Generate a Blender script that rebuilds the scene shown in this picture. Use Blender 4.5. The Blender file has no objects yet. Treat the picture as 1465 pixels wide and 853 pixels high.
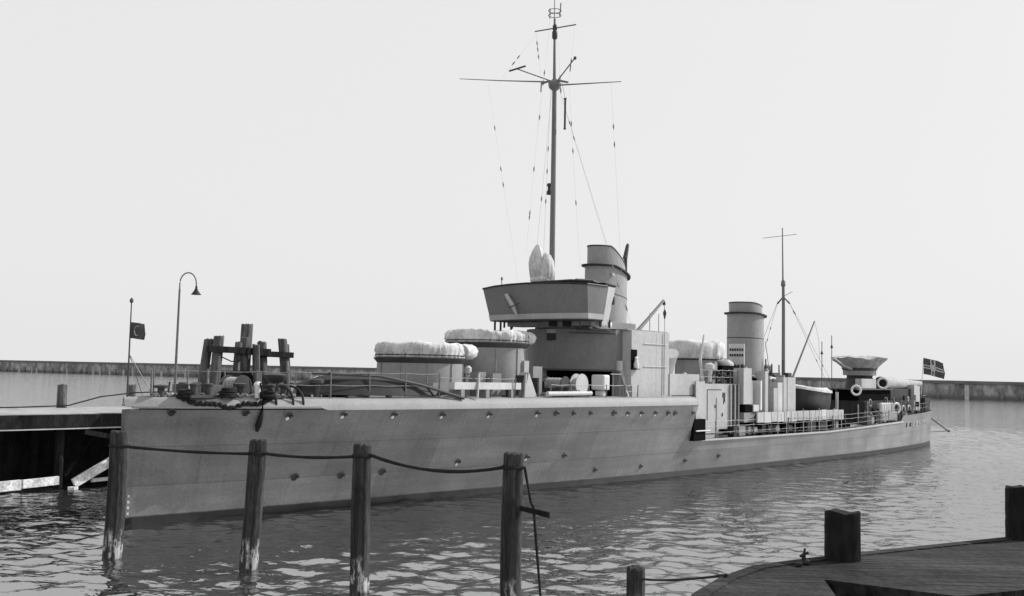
import bpy, bmesh, math, random
import numpy as np
from mathutils import Vector, Matrix
R = math.radians
random.seed(11)
scn = bpy.context.scene
col = scn.collection

# ------------------------------------------------------------------ camera
PITCH, ROLL = math.atan(107.5 / 1500), R(1.175)
cam = bpy.data.objects.new('camera', bpy.data.cameras.new('camera'))
col.objects.link(cam)
cam.data.sensor_width = 36
cam.data.lens = 36 * 1500 / 1465
cam.data.clip_start = .1
cam.data.clip_end = 20000
cam.matrix_world = Matrix.Translation((0, 0, 5.5)) @ Matrix.Rotation(R(90) + PITCH, 4, 'X') @ Matrix.Rotation(ROLL, 4, 'Z')
scn.camera = cam

# ------------------------------------------------------------------ light
SUN = Vector((.91, .41, 0)).normalized() * math.cos(R(36)) + Vector((0, 0, math.sin(R(36))))
world = bpy.data.worlds.new('World')
scn.world = world
world.use_nodes = True
wn = world.node_tree
bg = wn.nodes['Background']
sky = wn.nodes.new('ShaderNodeTexSky')
sky.sky_type = 'NISHITA'
sky.sun_disc = False
sky.sun_elevation = R(36)
sky.sun_rotation = math.atan2(SUN.x, SUN.y)
sky.dust_density = 4
bw = wn.nodes.new('ShaderNodeRGBToBW')
wn.links.new(sky.outputs[0], bw.inputs[0])
wm = wn.nodes.new('ShaderNodeMix')
wm.data_type = 'RGBA'
wm.inputs[0].default_value = .88
wn.links.new(bw.outputs[0], wm.inputs[6])
wm.inputs[7].default_value = (8.9, 8.9, 8.9, 1)
wn.links.new(wm.outputs[2], bg.inputs[0])
bg.inputs[1].default_value = .1
sl = bpy.data.lights.new('sun', 'SUN')
sl.energy = 5.0
sl.angle = R(.6)
sun = bpy.data.objects.new('sun', sl)
col.objects.link(sun)
sun.rotation_euler = SUN.to_track_quat('Z', 'Y').to_euler()
vs = scn.view_settings
vs.view_transform = 'Standard'
vs.look = 'None'
vs.exposure = 0
vs.gamma = 1

# ------------------------------------------------------------------ materials (a black and white photograph: neutral greys)
def mat(name, v, rough=.6, var=.15, scale=1.0, zs=1.0, fine=.1, fscale=14, bump=.0, bscale=20, spots=None, extra=None, metal=0, spec=.25):
    m = bpy.data.materials.new(name)
    m.use_nodes = True
    N, L = m.node_tree.nodes, m.node_tree.links
    p = N['Principled BSDF']
    p.inputs['Roughness'].default_value = rough
    p.inputs['Metallic'].default_value = metal
    p.inputs['Specular IOR Level'].default_value = spec
    tc = N.new('ShaderNodeTexCoord')
    mp = N.new('ShaderNodeMapping')
    mp.inputs['Scale'].default_value = (1, 1, zs)
    L.new(tc.outputs['Object'], mp.inputs[0])
    def noise(s, det=4, src=mp):
        n = N.new('ShaderNodeTexNoise')
        n.inputs['Scale'].default_value = s
        n.inputs['Detail'].default_value = det
        L.new(src.outputs[0] if src is mp else src.outputs['Object'], n.inputs['Vector'])
        return n.outputs[0]
    def rng(x, a, b, c, d):
        r = N.new('ShaderNodeMapRange')
        L.new(x, r.inputs[0])
        for i, q in enumerate((a, b, c, d)):
            r.inputs[i + 1].default_value = q
        return r.outputs[0]
    def mul(a, b, op='MULTIPLY'):
        q = N.new('ShaderNodeMath')
        q.operation = op
        for i, x in enumerate((a, b)):
            if isinstance(x, (int, float)):
                q.inputs[i].default_value = x
            else:
                L.new(x, q.inputs[i])
        return q.outputs[0]
    c = mul(rng(noise(scale), .3, .7, v * (1 - var), v * (1 + var)), rng(noise(fscale, 3), .3, .7, 1 - fine, 1 + fine))
    if extra:
        c = extra(N, L, tc, c, noise, rng, mul)
    L.new(c, p.inputs['Base Color'])
    if bump:
        b = N.new('ShaderNodeBump')
        b.inputs['Strength'].default_value = bump
        b.inputs['Distance'].default_value = .03
        L.new(noise(bscale, 5), b.inputs['Height'])
        L.new(b.outputs[0], p.inputs['Normal'])
    return m

def zmix(N, L, tc, c, lo, hi, below, wob, noise, rng, mul):
    sx = N.new('ShaderNodeSeparateXYZ')
    L.new(tc.outputs['Object'], sx.inputs[0])
    z = mul(sx.outputs[2], mul(noise(3.0, 4, tc), wob), 'ADD') if wob else sx.outputs[2]
    f = rng(z, lo, hi, 1, 0)
    mx = N.new('ShaderNodeMix')
    mx.data_type = 'FLOAT'
    L.new(f, mx.inputs[0])
    L.new(c, mx.inputs[2])
    if isinstance(below, (int, float)):
        mx.inputs[3].default_value = below
    else:
        L.new(below, mx.inputs[3])
    return mx.outputs[0]

def hull_extra(N, L, tc, c, noise, rng, mul):
    # horizontal scuff streaks, vertical rust runs, boot topping (antifouling paint below the waterline mark)
    def streak(sx, sy, sz, a, b, lo, hi):
        mp = N.new('ShaderNodeMapping')
        mp.inputs['Scale'].default_value = (sx, sy, sz)
        L.new(tc.outputs['Object'], mp.inputs[0])
        n = N.new('ShaderNodeTexNoise')
        n.inputs['Scale'].default_value = 1
        n.inputs['Detail'].default_value = 5
        L.new(mp.outputs[0], n.inputs['Vector'])
        return rng(n.outputs[0], a, b, lo, hi)
    c = mul(c, streak(.25, .25, 2.5, .35, .7, 1.1, .84))
    c = mul(c, streak(5, .3, .25, .52, .75, 1.0, .86))
    # welded / riveted plate edges
    br = N.new('ShaderNodeTexBrick')
    mp = N.new('ShaderNodeMapping')
    mp.inputs['Rotation'].default_value = (R(90), 0, 0)
    L.new(tc.outputs['Object'], mp.inputs[0])
    L.new(mp.outputs[0], br.inputs['Vector'])
    br.inputs['Color1'].default_value = (1.1, 1.1, 1.1, 1)
    br.inputs['Color2'].default_value = (.88, .88, .88, 1)
    br.inputs['Mortar'].default_value = (.72, .72, .72, 1)
    br.inputs['Scale'].default_value = 1
    br.inputs['Mortar Size'].default_value = .02
    br.inputs['Brick Width'].default_value = 5.2
    br.inputs['Row Height'].default_value = 1.35
    b2 = N.new('ShaderNodeRGBToBW')
    L.new(br.outputs[0], b2.inputs[0])
    c = mul(c, b2.outputs[0])
    return zmix(N, L, tc, c, .30, .36, .022, .06, noise, rng, mul)

M = {}
M['hull'] = mat('hull_paint', .162, .55, .24, .45, 1, .12, 11, .25, 1.3, extra=hull_extra)
M['gunwale'] = mat('gunwale_paint', .27, .7, .08, .8, 1, .08, 9)
M['deck'] = mat('deck_planking', .22, .8, .15, .8, 1, .1)
M['dark'] = mat('dark_grey_paint', .055, .6, .2, 1.2, .5, .1)
M['mid'] = mat('mid_grey_paint', .25, .55, .12, .7, .5, .08, 8, .2, 2)
M['bridge'] = mat('bridge_shade_paint', .15, .55, .15, .7, .5, .08, 8, .25, 2)  # darker than mid grey; part of the wing's shade is painted in
M['light'] = mat('light_grey_paint', .38, .55, .1, .8, .5, .08, 8, .2, 2)
M['pale'] = mat('pale_grey_paint', .48, .55, .1, 1.5, .5, .08)
M['white'] = mat('white_paint', .62, .5, .06, 2, 1, .05)
M['canvas'] = mat('white_canvas', .5, .95, .22, 2.2, .6, .12, 9, .9, 7, spec=.1)
M['canvasg'] = mat('weathered_canvas', .34, .9, .25, 2.5, .6, .1, 8, .5, 8)
M['black'] = mat('black_paint', .02, .6, .3, 2)
M['shade_black'] = mat('shade_black_paint', .006, .9, .1, spec=.02)  # near-black; puts the shade of openings into the colour, also paints dark gear
M['glass'] = mat('dark_glass', .015, .1, .1)
M['steel'] = mat('bare_steel', .16, .45, .25, 4)
M['rope'] = mat('tarred_rope', .022, .95, .3, 12, spec=.05)
M['hemp'] = mat('hemp_rope', .3, .9, .3, 12)
M['mast'] = mat('mast_paint', .15, .5, .15, 1, .3)
M['wood'] = mat('weathered_wood', 0.1, .85, .5, 5, .12, .3, 22, .9, 7, spec=.08)
M['jwood'] = mat('jetty_timber', 0.018, .9, .5, 2, .3, .3, 16, .8, 7, spec=.08)
M['jdeck'] = mat('jetty_deck_boards', .3, .9, .2, 1.2, 1, .2, 8)
M['bleached'] = mat('bleached_timber', .6, .9, .35, 2.5, 1, .3, 12)
M['flag'] = mat('flag_cloth', .07, .9, .25, 4)
M['flagpale'] = mat('flag_pale_cloth', .42, .9, .2, 6)
def grain_extra(N, L, tc, c, noise, rng, mul):
    # long grain along the boards
    mp = N.new('ShaderNodeMapping')
    mp.inputs['Rotation'].default_value = (0, 0, R(-22))
    mp.inputs['Scale'].default_value = (.7, 16, 3)
    L.new(tc.outputs['Object'], mp.inputs[0])
    n = N.new('ShaderNodeTexNoise')
    n.inputs['Scale'].default_value = 1.4
    n.inputs['Detail'].default_value = 7
    L.new(mp.outputs[0], n.inputs['Vector'])
    return mul(c, rng(n.outputs[0], .35, .7, .5, 1.7))
M['quay'] = mat('quay_planks', 0.026, .85, .45, 1.6, 1, .3, 18, .8, 9, extra=grain_extra, spec=.08)
def pile_extra(N, L, tc, c, noise, rng, mul):
    # bleached, scraped band just above the water
    sx = N.new('ShaderNodeSeparateXYZ')
    L.new(tc.outputs['Object'], sx.inputs[0])
    z = mul(sx.outputs[2], mul(noise(2.2, 5, tc), 1.6), 'ADD')
    band = mul(rng(z, .75, 1.0, 0, 1), rng(z, 1.3, 1.75, 1, 0))
    mq = N.new('ShaderNodeMapping')
    mq.inputs['Scale'].default_value = (6, 6, 2.2)
    L.new(tc.outputs['Object'], mq.inputs[0])
    nq = N.new('ShaderNodeTexNoise')
    nq.inputs['Scale'].default_value = 1
    nq.inputs['Detail'].default_value = 6
    nq.inputs['Roughness'].default_value = .65
    L.new(mq.outputs[0], nq.inputs['Vector'])
    patch = rng(nq.outputs[0], .5, .57, 0, 1)
    f = mul(band, patch)
    mx = N.new('ShaderNodeMix')
    mx.data_type = 'FLOAT'
    L.new(f, mx.inputs[0])
    L.new(c, mx.inputs[2])
    mx.inputs[3].default_value = .38
    # long cracks
    mp = N.new('ShaderNodeMapping')
    mp.inputs['Scale'].default_value = (14, 14, .5)
    L.new(tc.outputs['Object'], mp.inputs[0])
    n = N.new('ShaderNodeTexNoise')
    n.inputs['Scale'].default_value = 1
    n.inputs['Detail'].default_value = 4
    L.new(mp.outputs[0], n.inputs['Vector'])
    return mul(mx.outputs[0], rng(n.outputs[0], .35, .6, .45, 1.15))
M['pile'] = mat('mooring_pile_wood', 0.045, .85, .3, 2, .3, .3, 14, 1.0, 6, extra=pile_extra, spec=.08)
def stone_extra(N, L, tc, c, noise, rng, mul):
    # darker weed line at the foot
    return zmix(N, L, tc, c, 1.4, 2.6, .12, 1.5, noise, rng, mul)
M['stone'] = mat('breakwater_masonry', .24, .9, .5, .3, .5, .35, .9, extra=stone_extra)
M['capstone'] = mat('breakwater_coping', .13, .9, .25, .2)
M['stonepale'] = mat('breakwater_pale_buttress', .42, .9, .3, .3)

def water_material():
    m = bpy.data.materials.new('harbour_water')
    m.use_nodes = True
    N, L = m.node_tree.nodes, m.node_tree.links
    p = N['Principled BSDF']
    p.inputs['Base Color'].default_value = (.028, .028, .028, 1)
    p.inputs['Roughness'].default_value = .05
    p.inputs['IOR'].default_value = 5.5
    tc = N.new('ShaderNodeTexCoord')
    hs = []
    for sc, sx, sy, det, amp in ((1.1, .7, 1.0, 2, .55), (3.0, .7, 1.0, 2, .3), (.12, 1, 1, 2, .6)):
        mp = N.new('ShaderNodeMapping')
        mp.inputs['Scale'].default_value = (sx, sy, 1)
        mp.inputs['Rotation'].default_value = (0, 0, R(12))
        L.new(tc.outputs['Object'], mp.inputs[0])
        n = N.new('ShaderNodeTexNoise')
        n.inputs['Scale'].default_value = sc
        n.inputs['Detail'].default_value = det
        n.inputs['Roughness'].default_value = .5
        n.inputs['Distortion'].default_value = .4
        L.new(mp.outputs[0], n.inputs['Vector'])
        q = N.new('ShaderNodeMath')
        q.operation = 'MULTIPLY'
        L.new(n.outputs[0], q.inputs[0])
        q.inputs[1].default_value = amp
        hs.append(q.outputs[0])
    while len(hs) > 1:
        q = N.new('ShaderNodeMath')
        L.new(hs[0], q.inputs[0])
        L.new(hs[1], q.inputs[1])
        hs = [q.outputs[0]] + hs[2:]
    b = N.new('ShaderNodeBump')
    b.inputs['Strength'].default_value = 1
    b.inputs['Distance'].default_value = .12
    L.new(hs[0], b.inputs['Height'])
    L.new(b.outputs[0], p.inputs['Normal'])
    return m
M['water'] = water_material()

# ------------------------------------------------------------------ mesh builder
class MB:
    def __init__(s):
        s.v, s.f = [], []
    def add(s, v, f):
        o = len(s.v)
        s.v += [Vector(a) for a in v]
        s.f += [[i + o for i in q] for q in f]
        return s
    def box(s, c, d, rz=0, rx=0, ry=0):
        m = Matrix.Translation(c) @ Matrix.Rotation(rz, 4, 'Z') @ Matrix.Rotation(ry, 4, 'Y') @ Matrix.Rotation(rx, 4, 'X')
        v = [m @ Vector((x * d[0] / 2, y * d[1] / 2, z * d[2] / 2)) for x in (-1, 1) for y in (-1, 1) for z in (-1, 1)]
        return s.add(v, [(0, 1, 3, 2), (4, 6, 7, 5), (0, 4, 5, 1), (2, 3, 7, 6), (0, 2, 6, 4), (1, 5, 7, 3)])
    def rings(s, rs, close=True, cap=True):
        n = len(rs[0])
        v = [p for r in rs for p in r]
        f = []
        for i in range(len(rs) - 1):
            for j in range(n if close else n - 1):
                k = (j + 1) % n
                f.append((i * n + j, i * n + k, (i + 1) * n + k, (i + 1) * n + j))
        if cap:
            f.append(tuple(range(n))[::-1])
            f.append(tuple(range((len(rs) - 1) * n, len(rs) * n)))
        return s.add(v, f)
    def tube(s, pts, r, seg=8, cap=True, sq=1.0):
        pts = [Vector(p) for p in pts]
        rs = []
        for i, p in enumerate(pts):
            a = pts[max(i - 1, 0)]
            b = pts[min(i + 1, len(pts) - 1)]
            t = (b - a).normalized()
            u = t.cross(Vector((0, 0, 1)))
            if u.length < .05:
                u = t.cross(Vector((1, 0, 0)))
            u.normalize()
            w = u.cross(t)
            rr = r[i] if isinstance(r, (list, tuple)) else r
            rs.append([p + (u * math.cos(k * math.tau / seg) + w * math.sin(k * math.tau / seg) * sq) * rr for k in range(seg)])
        return s.rings(rs, True, cap)
    def lathe(s, c, prof, a=1, b=1, seg=32, mod=None, cap=True, slope=0, ph=0):
        rs = []
        for r, z in prof:
            ring = []
            for k in range(seg):
                t = k * math.tau / seg + ph
                q = r * (mod(t, z) if mod else 1)
                x = math.cos(t) * q * a
                ring.append(Vector((c[0] + x, c[1] + math.sin(t) * q * b, c[2] + z - slope * x)))
            rs.append(ring)
        return s.rings(rs, True, cap)
    def prism(s, out, z0, z1, top=None):
        top = top or out
        return s.rings([[Vector((x, y, z0)) for x, y in out], [Vector((x, y, z1)) for x, y in top]])
    def torus(s, c, R_, r, axis='Z', seg=28, sr=8, arc=(0, math.tau)):
        pts = []
        full = arc[1] - arc[0] > 6.28
        for k in range(seg + (0 if full else 1)):
            t = arc[0] + (arc[1] - arc[0]) * k / seg
            e = Vector((math.cos(t), math.sin(t), 0))
            ring = []
            for j in range(sr):
                q = j * math.tau / sr
                p = e * (R_ + r * math.cos(q)) + Vector((0, 0, r * math.sin(q)))
                if axis == 'Y':
                    p = Vector((p.x, p.z, p.y))
                elif axis == 'X':
                    p = Vector((p.z, p.x, p.y))
                elif isinstance(axis, Matrix):
                    p = axis @ p
                ring.append(Vector(c) + p)
            pts.append(ring)
        if full:
            pts.append([p.copy() for p in pts[0]])
        return s.rings(pts, True, not full)
    def mesh(s, name, m, origin=(0, 0, 0), smooth=True, ang=35):
        me = bpy.data.meshes.new(name)
        o = Vector(origin)
        me.from_pydata([tuple(v - o) for v in s.v], [], s.f)
        bm = bmesh.new()
        bm.from_mesh(me)
        bmesh.ops.remove_doubles(bm, verts=bm.verts, dist=.0004)
        bmesh.ops.recalc_face_normals(bm, faces=bm.faces)
        if smooth:
            for f in bm.faces:
                f.smooth = True
            for e in bm.edges:
                if len(e.link_faces) == 2 and e.calc_face_angle(0) > R(ang):
                    e.smooth = False
        bm.to_mesh(me)
        bm.free()
        me.materials.append(m)
        return me
    def build(s, name, m, parent=None, origin=(0, 0, 0), smooth=True, ang=35, label=None):
        ob = bpy.data.objects.new(name, s.mesh(name, m, origin, smooth, ang))
        ob.location = origin
        col.objects.link(ob)
        ob.parent = parent
        if label:
            ob['label'] = label
        return ob

def tag(o, label, cat, group=None, kind=None):
    o['label'] = label
    o['category'] = cat
    if group:
        o['group'] = group
    if kind:
        o['kind'] = kind
    return o

def structure(o):
    o['kind'] = 'structure'
    return o

def empty(name, loc=(0, 0, 0), rz=0, parent=None):
    o = bpy.data.objects.new(name, None)
    o.location = loc
    o.rotation_euler = (0, 0, rz)
    o.parent = parent
    col.objects.link(o)
    return o

# ship frame: x = metres aft of the stem, y = -metres to port (towards the camera), z up
SHIP0, SHIPA = Vector((-13.3, 36.3, 0)), R(50)
SM = Matrix.Translation(SHIP0) @ Matrix.Rotation(SHIPA, 4, 'Z')
def S(s, t, z):
    return Vector((s, -t, z))
def on_ship(mb, name, m, s, t, z, **k):
    """a separate thing that lies on the ship: mesh given in ship coordinates, origin at its base"""
    o = mb.build(name, m, None, S(s, t, z), **k)
    o.matrix_world = SM @ Matrix.Translation(S(s, t, z))
    return o

# ------------------------------------------------------------------ water
rg = np.random.RandomState(7)
def wave_height(X, Y):
    Hh = np.zeros_like(X)
    n = 46
    for i in range(n):
        lam = .42 * (2.1 / .42) ** rg.rand()
        k = 2 * math.pi / lam
        th = math.radians(80) + rg.normal(0, .85)
        Hh += (.155 * math.sqrt(2 / n) / k) * np.sin(k * (X * math.cos(th) + Y * math.sin(th)) + rg.rand() * 6.28)
    return Hh
nr, na = 560, 640
rr = np.concatenate([13.5 * (150 / 13) ** (np.arange(nr) / (nr - 1)), [190, 260, 400, 700, 1300, 2500, 6000, 9000]])
aa = np.radians(np.linspace(-58, 58, na))
RR, AA = np.meshgrid(rr, aa, indexing='ij')
WX, WY = RR * np.sin(AA), RR * np.cos(AA)
gust = .75 + .35 * np.sin(WX * .09 + 1.3) * np.sin(WY * .07 + WX * .03) + .15 * np.sin(WX * .31 - WY * .22)
WZ = wave_height(WX, WY) * gust * np.clip((150 - RR) / 60, 0, 1)
co = np.stack([WX, WY, WZ], -1).reshape(-1, 3)
R_, A_ = len(rr), na
idx = np.arange(R_ * A_).reshape(R_, A_)
q = np.stack([idx[:-1, :-1], idx[:-1, 1:], idx[1:, 1:], idx[1:, :-1]], -1).reshape(-1, 4)[:, ::-1]
base = len(co)
co = np.concatenate([co, [(-9000, -900, -.3), (9000, -900, -.3), (9000, 9000, -.3), (-9000, 9000, -.3)]])
q = np.concatenate([q, [(base, base + 1, base + 2, base + 3)]])
me = bpy.data.meshes.new('water')
me.vertices.add(len(co))
me.vertices.foreach_set('co', co.astype(np.float32).ravel())
me.loops.add(q.size)
me.loops.foreach_set('vertex_index', q.astype(np.int32).ravel())
me.polygons.add(len(q))
me.polygons.foreach_set('loop_start', np.arange(0, q.size, 4, dtype=np.int32))
me.polygons.foreach_set('use_smooth', np.ones(len(q), dtype=bool))
me.update(calc_edges=True)
me.validate()
me.materials.append(M['water'])
wo = bpy.data.objects.new('water', me)
col.objects.link(wo)
structure(wo)
bed = MB().add([(-6000, -300, -9), (6000, -300, -9), (6000, 9000, -9), (-6000, 9000, -9)], [(0, 1, 2, 3)])
structure(bed.build('harbour_bed', M['black'], smooth=False))

# ------------------------------------------------------------------ breakwater
bwt = empty('breakwater', (-83, 519, 0))
tag(bwt, 'long dark masonry breakwater across the harbour behind the warship', 'breakwater')
line = [(-1600, 1555, 7.9), (-700, 940, 7.6), (-335, 691, 7.25), (-80, 520, 6.75), (60, 420, 6.35), (169, 347, 6.0), (420, 190, 5.8)]
ln = [Vector(p) for p in line]
def wall_strip(off0, off1, zlo, ztop):
    rs = []
    for i, p in enumerate(ln):
        a, b = ln[max(i - 1, 0)], ln[min(i + 1, len(ln) - 1)]
        t = Vector((b.x - a.x, b.y - a.y, 0)).normalized()
        nn = Vector((t.y, -t.x, 0))
        if nn.y > 0:
            nn = -nn
        top, bot = p.z + ztop, zlo if zlo < 0 else p.z + zlo - 100
        rs.append([Vector((p.x, p.y, bot)) + nn * off1, Vector((p.x, p.y, top)) + nn * off1, Vector((p.x, p.y, top)) - nn * off0, Vector((p.x, p.y, bot)) - nn * off0])
    return MB().rings(rs)
def rel(mb, o):
    for v in mb.v:
        v -= o.location
    return mb
def wbuild(mb, name, m, par, **k):
    """world-coordinate mesh parented to an unrotated empty"""
    return rel(mb, par).build(name, m, par, **k)
wbuild(wall_strip(6, 0, -3, -1.0), 'wall', M['stone'], bwt)
cp = wall_strip(6.2, .5, -3, 0)
for i in range(0, len(cp.v), 4):
    zt = cp.v[i + 1].z
    cp.v[i].z = zt - .997
    cp.v[i + 3].z = zt - .997
wbuild(cp, 'coping', M['capstone'], bwt)
prev = None
pm = MB().box((0, 0, 2.1), (1.1, 1.0, 5.2)).mesh('buttress', M['stonepale'])
pm2 = MB().box((0, 0, 1.6), (.8, .9, 4.6)).mesh('buttress', M['stone'])
acc = 0
k = 0
for i in range(2, len(ln) - 1):
    a, b = ln[i], ln[i + 1]
    L_ = (b - a).length
    d = 0
    while d < L_ and k < 95:
        p = a + (b - a) * d / L_
        if -345 < p.x < 235:
            q = bpy.data.objects.new('buttress', pm if random.random() < .38 else pm2)
            t = (b - a)
            q.location = Vector((p.x, p.y, 0)) + Vector((t.y, -t.x, 0)).normalized() * .45 - bwt.location
            q.location.z = 0
            q.scale = (random.uniform(.6, 1.3), 1, random.uniform(.55, 1))
            q.rotation_euler = (0, 0, math.atan2(t.y, t.x))
            q.parent = bwt
            col.objects.link(q)
            k += 1
        d += random.uniform(5, 11)

# ------------------------------------------------------------------ left jetty, parallel to the ship
def SW(s, t, z):
    return SM @ S(s, t, z)
def jspan(s0, s1, t0, t1, z0, z1):
    return [SW(s, t, z) for s in (s0, s1) for t in (t0, t1) for z in (z0, z1)]
BOXF = [(0, 1, 3, 2), (4, 6, 7, 5), (0, 4, 5, 1), (2, 3, 7, 6), (0, 2, 6, 4), (1, 5, 7, 3)]
jt = empty('timber_jetty', SW(6, -15, 0))
tag(jt, 'old timber jetty on piles to the left behind the warship bow', 'jetty')
wbuild(MB().add(jspan(-14, 24, -11.6, -18.6, 3.02, 3.3), BOXF), 'deck', M['jdeck'], jt)
wbuild(MB().add(jspan(-14, 24, -11.3, -11.597, 2.72, 3.27), BOXF), 'edge_beam', M['jwood'], jt)
wbuild(MB().add(jspan(-14, 24, -11.33, -11.61, 2.63, 2.69), BOXF), 'fender_strip', M['pale'], jt)
wbuild(MB().add(jspan(-14, 24, -14.6, -14.9, -1, 3.015), BOXF), 'back_wall', M['jwood'], jt)
for s in (-12, -7.6, -2.9, 3.9, 8.5, 13, 17.5, 22):
    for t in (-12, -14.3):
        wbuild(MB().tube([SW(s, t, -1.5), SW(s, t, 3.01)], .2, 10), 'pile', M['jwood'], jt)
    wbuild(MB().tube([SW(s + .3, -12, .5), SW(s + 3.2, -14.2, 2.7)], .11, 6), 'brace', M['jwood'], jt)
def plank(p0, p1, w_, th):
    p0, p1 = Vector(p0), Vector(p1)
    d = (p1 - p0)
    u = d.normalized()
    n_ = Vector((0.64, -.77, 0)).normalized() if False else Vector((math.sin(SHIPA), -math.cos(SHIPA), 0))
    v_ = u.cross(n_).normalized()
    rs = [[p + n_ * a * th / 2 + v_ * b * w_ / 2 for a, b in ((-1, -1), (1, -1), (1, 1), (-1, 1))] for p in (p0, p1)]
    return MB().rings(rs)
wbuild(plank(SW(-6, -11.2, .12), SW(1.9, -11.25, .35), .42, .18), 'waling', M['bleached'], jt)
wbuild(plank(SW(2.0, -11.3, .36), SW(3.6, -11.35, .42), .36, .16), 'waling', M['bleached'], jt)
wbuild(plank(SW(4.25, -11.25, .25), SW(6.3, -11.25, 1.3), .4, .16), 'diagonal_brace', M['bleached'], jt)
wbuild(plank(SW(5.2, -11.5, .3), SW(9.4, -11.8, .4), .16, .12), 'low_brace', M['bleached'], jt)
wbuild(plank(SW(4.7, -11.35, 2.5), SW(9.6, -11.35, 1.5), .22, .12), 'upper_brace', M['jwood'], jt)
wbuild(MB().tube([SW(4.15, -11.1, -.3), SW(4.15, -11.1, .12)], .22, 10), 'pile_stump', M['bleached'], jt)

def pile_mesh(r0, r1, h, base=-3, jag=.04, seg=18, lean=(0, 0), seed=0):
    rd = random.Random(seed)
    rs = []
    n = 14
    lob = [rd.uniform(.96, 1.04) for _ in range(seg)]
    for i in range(n + 1):
        f = i / n
        z = base + (h - base) * f
        r = r0 + (r1 - r0) * f
        wob = .015 * math.sin(f * 9 + seed) if h > 1.3 else 0
        ring = []
        for k in range(seg):
            t = k * math.tau / seg
            q = r * lob[k] * (1 + .012 * rd.uniform(-1, 1))
            zz = z + (rd.uniform(-jag, jag) if i == n else 0)
            ring.append(Vector((math.cos(t) * q + lean[0] * (z) + wob, math.sin(t) * q + lean[1] * z, zz)))
        rs.append(ring)
    top = [Vector((p.x * 1, p.y, p.z)) for p in rs[-1]]
    c = sum(top, Vector()) / seg
    rs.append([c + (p - c) * (.82 if h > 1.3 else .96) + Vector((0, 0, .035 if h > 1.3 else rd.uniform(.0, .012))) for p in top])
    rs.append([c + (p - c) * .4 + Vector((0, 0, (.03 if h > 1.3 else -.01) + rd.uniform(-.01, .01))) for p in top])
    return MB().rings(rs)

for (s, t, lab) in ((6.9, -17.9, 'short dark timber bollard on the jetty, farther from the bow and lamp'), (11.0, -18.4, 'short dark timber bollard on the jetty right beside the warship bow')):
    o = pile_mesh(.24, .23, 1.15, 0, .05, 14, seed=int(s)).build('jetty_bollard', M['wood'])
    o.location = SW(s, t, 3.304)
    tag(o, lab, 'bollard', 'short bollards on the jetty')
pts = [SW(-1, -17.2, 3.36), SW(4.6, -17.6, 3.36), SW(7.1, -17.6, 3.42), SW(9, -17.9, 3.85), SW(11, -18.05, 4.05), SW(11.35, -16, 4.15), SW(10.6, -9, 4.3)]
tag(rel(MB().tube(pts, .035, 6), jt).build('mooring_line', M['rope'], origin=(0, 0, 0)), 'slack mooring line lying over the jetty between its two short bollards', 'rope').location = jt.location

# lamp post
lp = empty('lamp_post', SW(10.8, -14, 3.3))
tag(lp, 'tall thin swan neck lamp post standing on the jetty behind the bow', 'street lamp')
lx = SHIPA
b = SW(10.8, -14, 0)
wbuild(MB().tube([Vector((b.x, b.y, 3.3)), Vector((b.x, b.y, 4.6)), Vector((b.x + .02, b.y, 4.62)), Vector((b.x + .05, b.y, 9.45))], [.13, .11, .07, .05], 10), 'post', M['mast'], lp)
arc = [Vector((b.x + .05, b.y, 9.45))]
for k in range(13):
    t = math.pi - k * math.pi / 12
    arc.append(Vector((b.x + .05 + .42 + .42 * math.cos(t), b.y, 9.75 + .55 * math.sin(t))))
arc.append(arc[-1] - Vector((-.01, 0, .25)))
wbuild(MB().tube(arc, .035, 8), 'neck', M['mast'], lp)
e = arc[-1]
wbuild(MB().lathe(e, [(.05, .12), (.06, 0), (.1, -.1), (.2, -.25), (.27, -.32), (.25, -.325), (.08, -.2)], seg=20), 'lamp_shade', M['black'], lp)

# dolphin: cluster of braced piles behind the foredeck
dp = empty('pile_dolphin', SW(12, -9.5, 0))
tag(dp, 'dark cluster of old braced mooring piles standing in the water behind the foredeck', 'mooring dolphin')
def dpile(s0, t0, s1, t1, z1, r, sd):
    p0, p1 = SW(s0, t0, 0), SW(s1, t1, z1)
    mb = pile_mesh(r, r * .92, z1, -2, .05, 12, ((p1.x - p0.x) / z1, (p1.y - p0.y) / z1), sd)
    for v in mb.v:
        v += Vector((p0.x, p0.y, 0))
    wbuild(mb, 'pile', M['wood'], dp)
for a in ((9.5, -9.2, 10.25, -9.5, 6.95, .27, 1), (9.0, -9.9, 9.9, -9.8, 6.8, .24, 2), (10.7, -9.0, 11.4, -9.5, 6.7, .2, 3), (11.3, -9.3, 11.75, -9.5, 6.95, .25, 4),
          (11.95, -10.0, 12.1, -9.9, 7.62, .32, 5), (13.0, -9.1, 12.8, -9.6, 6.8, .25, 6), (12.3, -8.7, 12.1, -9.1, 6.6, .2, 10), (14.7, -9.2, 14.0, -9.5, 6.95, .26, 7), (14.9, -9.4, 14.3, -9.6, 6.7, .2, 9)):
    dpile(*a)
for (s0, s1, t, z, th) in ((9.5, 11.7, -9.25, 6.35, .3), (11.6, 13.0, -9.2, 6.3, .34), (12.6, 14.45, -9.25, 6.2, .28)):
    wbuild(plank(SW(s0, t, z), SW(s1, t, z - .02), th, .26), 'cross_beam', M['jwood'], dp)
wbuild(plank(SW(9.2, -8.9, 4.5), SW(14.4, -8.9, 4.45), .3, .26), 'lower_beam', M['jwood'], dp)
wbuild(MB().add(jspan(10.6, 12.0, -9.2, -9.8, 4.2, 5.35), BOXF), 'timber_block', M['jwood'], dp)
wbuild(MB().add(jspan(12.2, 13.2, -9.2, -9.8, 4.2, 5.15), BOXF), 'timber_block', M['jwood'], dp)
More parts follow.
